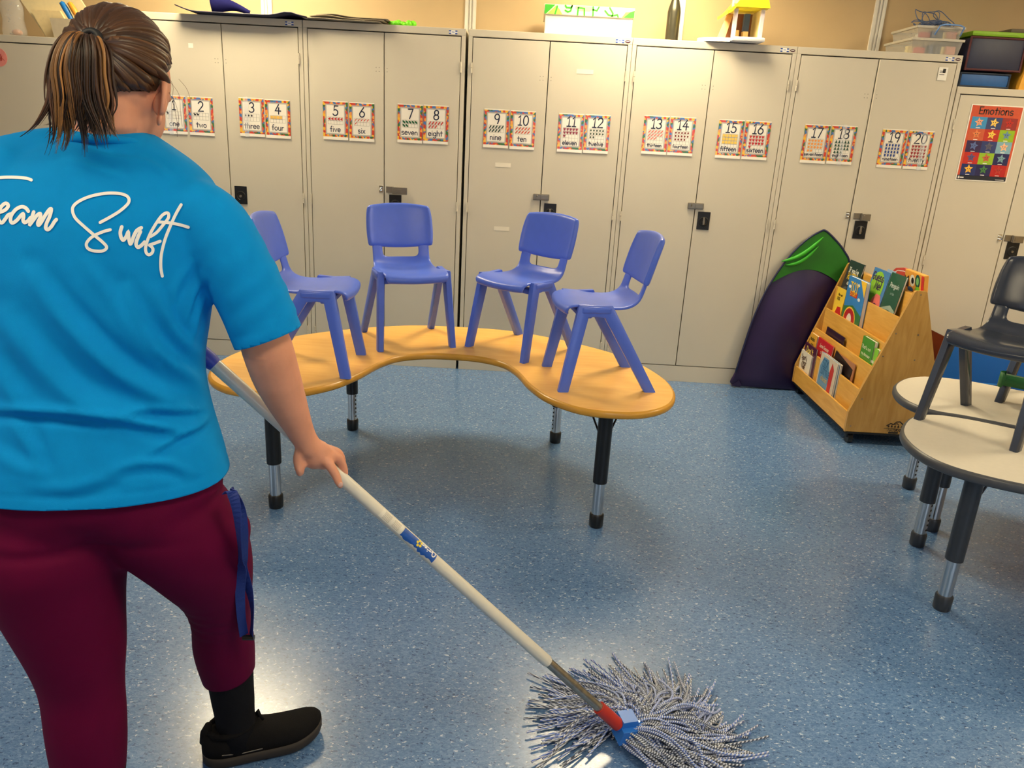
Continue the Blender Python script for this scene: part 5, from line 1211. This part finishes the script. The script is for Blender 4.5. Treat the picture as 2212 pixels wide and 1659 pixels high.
# ---- skin: head, neck, arms and hands as one surface with the hidden trunk
HC = Vector((-1.2667, -3.2089, 1.5138)); HY, HP = math.radians(6), math.radians(20)
hf = Vector((math.sin(HY)*math.cos(HP), math.cos(HY)*math.cos(HP), -math.sin(HP))); hr = Vector((math.cos(HY), -math.sin(HY), 0)); hu = hr.cross(hf)
HM = Matrix((hr, hf, hu)).transposed()
hp = lambda x, y, z: HC+HM @ Vector((x, y, z))
bd_ = MB()
bd_.ell(HC, (.076, .096, .104), 28, 18, HM); bd_.ell(hp(0, .025, -.055), (.062, .075, .07), 24, 14, HM); bd_.ell(hp(0, .05, -.10), (.046, .05, .034), 20, 12, HM)
bd_.ell(hp(0, .093, -.04), (.012, .02, .014), 12, 8, HM); bd_.ell(hp(0, .092, -.02), (.008, .012, .026), 12, 8, HM); bd_.ell(hp(0, .088, -.078), (.024, .012, .009), 12, 8, HM)
bd_.ell(hp(-.03, .078, -.005), (.022, .014, .008), 12, 8, HM); bd_.ell(hp(.03, .078, -.005), (.022, .014, .008), 12, 8, HM)
ear_ = MB()
for sx in (-1, 1):                                 # ears: shell standing off the skull, rolled rim, lobe
    ca, sa = math.cos(math.radians(52)), math.sin(math.radians(52)); ed_ = Vector((sx*sa*.8, -ca*1.25, .12)).normalized(); en = Vector((ed_.y, -ed_.x, 0)).normalized(); ev = ed_.cross(en)
    ep = lambda a, b, c=0: hp(*(Vector((sx*.076, .004, -.046))+ed_*a+ev*b*(1 if ev.z > 0 else -1)+en*c))
    EM = HM @ Matrix((ed_, en, ev)).transposed()
    ear_.ell(ep(.013, .002), (.019, .0042, .030), 18, 12, EM); ear_.ell(ep(.004, -.0), (.012, .012, .022), 14, 8, EM); ear_.ell(ep(.010, -.031), (.0095, .0045, .011), 12, 8, EM)
    rim = [ep(.012+.021*math.cos(t), .004+.030*math.sin(t), -.001) for t in np.linspace(2.3, -1.2, 16)]
    ear_.tube(rim, [.003, .0042, .005, .0052, .0053, .0054, .0054, .0054, .0052, .005, .005, .0048, .0046, .0044, .004, .003], 8)
NB = Vector((-1.2820, -3.2403, 1.3934))
limb(bd_, [(hp(0, -.018, -.045), .056), (hp(0, -.022, -.085), .054), (HC*.3+NB*.7, .056), (NB, .068), (NB-UP*.05, .08)], 3, 24)
bd_.rings([ring(Vector(c), a*.86, f_*.86, b_*.86) for c, a, f_, b_ in TOR[1:10]])
limb(bd_, [((-1.1423, -3.2663, 1.2795), .040), (SHR, .048), ((-1.0450, -3.2687, 1.1584), .046), ((-1.0166, -3.2687, 1.0715), .046), (ELR, .0475), ((-1.0006, -3.2439, 0.9772), .0455), ((-0.9878, -3.2221, 0.9153), .038), ((-0.9736, -3.2038, 0.8590), .029), (WRR, .0255), ((-0.9534, -3.1893, 0.8066), .025)], 4, 22)
# right hand: palm, fingers round the pole, thumb hanging on the near side
def pole_at(u):
    s__ = (1352.-u)/(1352.-448.); iz = (1-s__)/1.93+s__/1.56; return PS+(PT-PS)*((s__/1.56)/iz), 1/iz
bd_.ell((-0.9450, -3.1823, 0.7893), (.030, .026, .034), 16, 10, Matrix.Rotation(math.radians(38), 3, 'Y'))
bd_.ell((-0.9285, -3.1751, 0.7787), (.022, .026, .026), 16, 10, Matrix.Rotation(math.radians(38), 3, 'Y'))
bd_.ell((-0.9681, -3.1927, 0.8029), (.016, .016, .026), 14, 8)
def finger(P, R): limb(bd_, list(zip(P, R)), 4, 12)
finger([(-0.9352, -3.1857, 0.7914), (-0.9154, -3.1959, 0.7760), (-0.9029, -3.1972, 0.7561), (-0.8950, -3.1988, 0.7381), (-0.8910, -3.1997, 0.7290)], [.0125, .0112, .0100, .0088, .0070])
finger([(-0.9273, -3.1634, 0.7887), (-0.9072, -3.1614, 0.7783), (-0.8977, -3.1567, 0.7606), (-0.8927, -3.1536, 0.7409), (-0.8912, -3.1518, 0.7336)], [.0125, .0112, .0100, .0088, .0070])
finger([(-0.9324, -3.1439, 0.7843), (-0.9125, -3.1314, 0.7736), (-0.9058, -3.1232, 0.7506), (-0.9047, -3.1289, 0.7332), (-0.9062, -3.1361, 0.7275)], [.0120, .0108, .0098, .0086, .0070])
finger([(-0.9411, -3.1336, 0.7837), (-0.9253, -3.1166, 0.7709), (-0.9187, -3.1078, 0.7497), (-0.9166, -3.1178, 0.7352), (-0.9181, -3.1247, 0.7304)], [.0110, .0098, .0088, .0078, .0064])
finger([(-0.9688, -3.1925, 0.8133), (-0.9754, -3.2024, 0.7930), (-0.9760, -3.2051, 0.7784), (-0.9729, -3.2075, 0.7649), (-0.9728, -3.2087, 0.7580)], [.0150, .0122, .0112, .0106, .0088])
# left arm reaching forward to the end of the pole
limb(bd_, [(SHL+RT*.05, .05), (SHL, .052), (SHL*.5+ELL*.5, .046), (ELL, .043), (ELL*.5+WRL*.5, .038), (WRL, .026), (WRL*.6+GRIPL*.4, .028)], 4, 20)
hl = (GRIPL-WRL).normalized(); ol = ax.cross(hl).normalized(); al_ = ol.cross(ax)
bd_.ell(GRIPL-al_*.03, (.03, .026, .03), 14, 8)
for k in range(4):
    b0 = GRIPL+ax*(-.03+.02*k)
    finger([b0-al_*.028+ol*.014, b0-al_*.004+ol*.03, b0+al_*.024+ol*.016, b0+al_*.026-ol*.008], [.0105, .0098, .009, .0072])
finger([GRIPL-al_*.03-ol*.014-ax*.03, GRIPL-al_*.006-ol*.028-ax*.036, GRIPL+al_*.018-ol*.024-ax*.03], [.012, .0108, .009])
# hidden legs so the figure is one continuous body
limb(bd_, [(p, r*.86) for p, r in RL]+[(AR, .036), (AR-UP*.035, .034)], 3, 20); limb(bd_, [(p, r*.86) for p, r in LLg]+[(AL, .036), (AL-UP*.035, .034)], 3, 20)
body = remesh(bd_, 'body', .0042, 3, .5)
def body_disp(me):                                  # creases in the bend of the elbow
    n_ = len(me.vertices); co = np.empty(n_*3); me.vertices.foreach_get('co', co); co = co.reshape(-1, 3); no = np.empty(n_*3); me.vertices.foreach_get('normal', no); no = no.reshape(-1, 3)
    c_ = np.array((-0.9982, -3.3133, 1.0382)); ua = np.array((Vector(WRR)-Vector(ELR)).normalized()); rv = co-c_; r_ = np.linalg.norm(rv, axis=1); t = rv@ua+.25*np.abs(rv@np.array(CR))
    d = -np.clip(np.cos(t*2*PI/.011), 0, 1)**2*.0016*np.exp(-(r_/.03)**2)*np.exp(-(t/.016)**2)
    me.vertices.foreach_set('co', (co+no*d[:, None]).ravel()); me.update()
body_disp(body)
ears = remesh(ear_, 'ears', .0016, 3, .5)
bm = bmesh.new(); bm.from_mesh(body); bm.from_mesh(ears); bm.to_mesh(body); bm.free()
bo = finish(body, 'body', M_SKIN)
nl = MB()
nl.ell(Vector((-0.8891, -3.2054, 0.7341))-PO, (.0045, .0022, .0062), 10, 6, Matrix.Rotation(math.radians(30), 3, 'Y'))
nl.build('fingernail', mat('nail', (238, 190, 172), .3), bo, True)
for sx in (-1, 1): MB().ell(hp(sx*.03, .077, -.02)-PO, (.0125,)*3, 12, 8).build('eye', mat('eye_white', (236, 234, 230), .2), bo, True)
cR_ = [NB+UP*.004+Vector((0, 0, 0))+RT*(.078*math.cos(a))+FW*(.074*math.sin(a))+UP*(-.004-.016*math.sin(a)) for a in [2*PI*k/40 for k in range(41)]]
MB().tube([p-PO for p in cR_], .008, 8).build('collar', M_SHIRT, so, True)

# ---- hair
def hair_material():
    m = mat('brown_hair', (74, 46, 26), .42, var=.3, scale=14); nt = m.node_tree; L = nt.links; b = bsdf(m)
    a = N(nt, 'ShaderNodeAttribute', attribute_name='tint'); L.new(a.outputs['Color'], b.inputs['Base Color']); return m
M_HAIR = hair_material()
rs = random.Random(11)
TINTS = [(58, 36, 20), (74, 46, 26), (88, 56, 32), (66, 42, 24), (104, 68, 38), (80, 50, 28)]
def strand_mesh(name, S, parent):
    V_, F_, CO_ = [], [], []
    for P, R, c, nn in S:
        mb = MB().tube(P, R, nn); base = len(V_); V_ += mb.v; F_ += [tuple(i+base for i in f) for f in mb.f]; CO_ += [srgb(*c)]*len(mb.v)
    me = bpy.data.meshes.new(name); me.from_pydata([tuple(Vector(v)-PO) for v in V_], [], F_); me.update()
    ca = me.color_attributes.new('tint', 'FLOAT_COLOR', 'POINT'); ca.data.foreach_set('color', np.array(CO_, np.float32).ravel())
    for p in me.polygons: p.use_smooth = True
    me.materials.append(M_HAIR); o = bpy.data.objects.new(name, me); COL.objects.link(o); o.parent = parent; return o
TIE = Vector((-1.2610, -3.3084, 1.5631))
tie_dir = (TIE-HC).normalized()
tl_ = HM.inverted() @ (TIE-HC)
# scalp locks: each runs over the skull from the hairline to the tie
S = []
def skull(dl, k=1.0):
    d = Vector(dl).normalized(); q = Vector((.0815, .1015, .1095)); s__ = 1/math.sqrt((d.x/q.x)**2+(d.y/q.y)**2+(d.z/q.z)**2); return d*s__*k
starts = []
for i in range(240):
    az = rs.uniform(-PI, PI); front = math.cos(az)        # az 0 = face side
    if front > 0: el = .45+.42*front-.35*(1-front)*.6     # hairline over forehead and temples
    else: el = -.22-.42*abs(front)**.7                    # behind ears down to the nape
    if abs(math.sin(az)) > .8: el = max(el, -.02 if front > -.25 else el)
    el += rs.uniform(0, .16)
    dl = Vector((math.sin(az)*math.cos(el), math.cos(az)*math.cos(el), math.sin(el)))
    starts.append(dl)
for i in range(160):                                       # fill the crown
    az = rs.uniform(-PI, PI); el = rs.uniform(-.1, 1.3)
    if math.cos(az) > .2 and el < .75: continue
    starts.append(Vector((math.sin(az)*math.cos(el), math.cos(az)*math.cos(el), math.sin(el))))
te = tl_.normalized()
for dl in starts:
    P = []; n_ = 12; kk = rs.uniform(.985, 1.03)
    dot = max(-1, min(1, dl.dot(te))); om = math.acos(dot)
    if om < .15: continue
    for j in range(n_+1):
        t = j/n_*.96; d = (dl*math.sin((1-t)*om)+te*math.sin(t*om))/math.sin(om)
        p = HC+HM @ skull(d, kk+.02*math.sin(PI*t)); P.append(p)
    w = rs.uniform(.006, .010); R = [w*.25, w*.6]+[w*.9]*(n_-4)+[w*.8, w*.6, w*.5]
    S.append((P, R, rs.choice(TINTS), 7))
capm = MB(); n1, n2 = 36, 22; CR_ = []
for i in range(n2+1):
    el = -.62+(PI/2+.62)*i/n2; row = []
    for j in range(n1):
        az = 2*PI*j/n1; front = math.cos(az)
        lo_ = (.45+.42*front-.2) if front > 0 else (-.22-.40*abs(front)**.7)
        e_ = max(el, lo_+.0); d = Vector((math.sin(az)*math.cos(e_), math.cos(az)*math.cos(e_), math.sin(e_))); row.append(HC+HM @ skull(d, .985)-PO)
    CR_.append(row)
ho = strand_mesh('hair', S, per); ho['label'] = 'brown hair combed back into a ponytail'
cp = MB().rings(CR_).build('scalp_cap', mat('dark_hair', (52, 32, 18), .5, var=.2, scale=60), ho, True)
# ponytail: from the tie it arches out and hangs behind the shoulder in flat locks
S = []
PLf = [Vector(p) for p in ((-1.2764, -3.3226, 1.5650), (-1.2909, -3.3431, 1.5417), (-1.2990, -3.3588, 1.5070), (-1.3013, -3.3681, 1.4661), (-1.3163, -3.3738, 1.4300), (-1.3429, -3.3715, 1.4122))]
PRt = [Vector(p) for p in ((-1.2403, -3.3219, 1.5600), (-1.2262, -3.3334, 1.5375), (-1.2245, -3.3382, 1.5037), (-1.2231, -3.3404, 1.4654), (-1.2200, -3.3440, 1.4352), (-1.2139, -3.3475, 1.4181))]
ENDS = [(0, 0), (.015, -.02), (-.012, .0), (.01, -.028), (-.01, -.008), (.004, -.02), (-.012, .012), (.012, -.012)]
for i in range(34):
    s__ = (i+.5)/34+rs.uniform(-.03, .03); s__ = min(1, max(0, s__)); lay = rs.uniform(-.012, .016)
    ex, ez = rs.choice(ENDS); path = [TIE-tie_dir*.012, TIE+tie_dir*.004+CR*(.016*(s__-.5))]
    for j in range(6):
        p = PLf[j]*(1-s__)+PRt[j]*s__-_f*(lay+.016*math.sin(PI*s__)*math.sin(PI*min(1, (j+1)/5)))
        if j >= 4: p = p+CR*ex*(j-3)*.7+UP*ez*(j-3)*.7
        if j == 3: p = p+CR*rs.uniform(-.004, .004)
        path.append(p)
    g = rs.random(); base = rs.choice(TINTS) if g < .62 else ((140, 94, 48) if g < .82 else (168, 116, 60))
    wl = rs.uniform(.006, .010)
    for q in range(13):
        o1, o2 = rs.gauss(0, .5)*wl, rs.gauss(0, .3)*wl; end = rs.uniform(.82, 1.0)
        K = [p+(CR*o1+_f*o2)*(.35 if j < 2 else (1 if j < 6 else .7)) for j, p in enumerate(path)]
        P = [Vector(p) for p in spline([np.array(p) for p in K], 4, closed=False)]; P = P[:max(8, int(len(P)*end))]
        w = rs.uniform(.0014, .0028); n_ = len(P); R = [w if j < n_*.75 else w*max(.1, (n_-1-j)/(n_*.25)) for j in range(n_)]
        kf = rs.uniform(.72, 1.15); c = tuple(max(5, min(255, int(v*kf))) for v in base); S.append((P, R, c, 5))
po_ = strand_mesh('ponytail', S, per); po_['label'] = 'ponytail with golden streaks'
MB().tube([TIE-PO+tie_dir*.0+(hr*math.cos(a)+hu*math.sin(a))*.016 for a in [2*PI*k/20 for k in range(21)]], .006, 8).build('hair_tie', M_DARK, po_, True)
S = []
for i in range(10):                                        # loose wisps by the ear and nape
    b = hp(.07+rs.uniform(-.004, .01), .03+rs.uniform(-.02, .02), .0+rs.uniform(-.02, .03)) if i < 5 else hp(rs.uniform(-.01, .05), -.085, -.055)
    P = [b, b+CR*rs.uniform(.004, .018)-UP*.02, b+CR*rs.uniform(.006, .024)-UP*.05, b+CR*rs.uniform(-.004, .018)-UP*rs.uniform(.06, .09)] if i < 5 else [b, b-UP*.02+CR*.006, b-UP*.045+CR*rs.uniform(.0, .012), b-UP*.06+CR*.004]
    S.append(([Vector(p) for p in spline([np.array(p) for p in P], 4, closed=False)], .0003, (96, 64, 38), 4))
strand_mesh('loose_wisps', S, ho)

# ================================================================ lanyard hanging from the pocket
ln = empty('lanyard', PO, 0, 'dark blue fabric lanyard hanging from the leggings pocket', 'lanyard')
M_LAN = mat('navy_webbing', (24, 48, 128), .6, bump=.3, bscale=700)
def strap(px, name, tw=0.):
    P = [Vector(p) for p in spline([np.array(p) for p in px], 5, closed=False)]; R = []; n_ = len(P)
    for i, p in enumerate(P):
        t = (P[min(i+1, n_-1)]-P[max(i-1, 0)]).normalized(); a = math.radians(tw)*math.cos(i/n_*7)
        s__ = (CR*math.cos(a)+_f*math.sin(a)); s__ = (s__-t*s__.dot(t)).normalized(); nn = t.cross(s__)
        R.append([p+s__*.0095+nn*.0007-PO, p-s__*.0095+nn*.0007-PO, p-s__*.0095-nn*.0007-PO, p+s__*.0095-nn*.0007-PO])
    MB().rings(R).build(name, M_LAN, ln)
strap([(-1.0612, -3.3757, 0.7869), (-1.0473, -3.3878, 0.7976), (-1.0389, -3.3920, 0.7688), (-1.0389, -3.3891, 0.7139), (-1.0492, -3.3605, 0.6412), (-1.0539, -3.3453, 0.6077), (-1.0669, -3.3304, 0.5416), (-1.0760, -3.3112, 0.4725), (-1.0797, -3.2943, 0.4120)], 'strap', 55)
strap([(-1.0597, -3.3666, 0.7825), (-1.0457, -3.3793, 0.7916), (-1.0362, -3.3798, 0.7578), (-1.0345, -3.3757, 0.7066), (-1.0489, -3.3473, 0.6333), (-1.0581, -3.3323, 0.5994), (-1.0543, -3.3156, 0.5382), (-1.0565, -3.3006, 0.4721), (-1.0655, -3.2903, 0.4077)], 'strap', -60)
bk = Vector((-1.0699, -3.2948, 0.4072))-PO
MB().tube([bk-CR*.012, bk+CR*.012], .006, 8).build('buckle', M_BLACKP, ln)
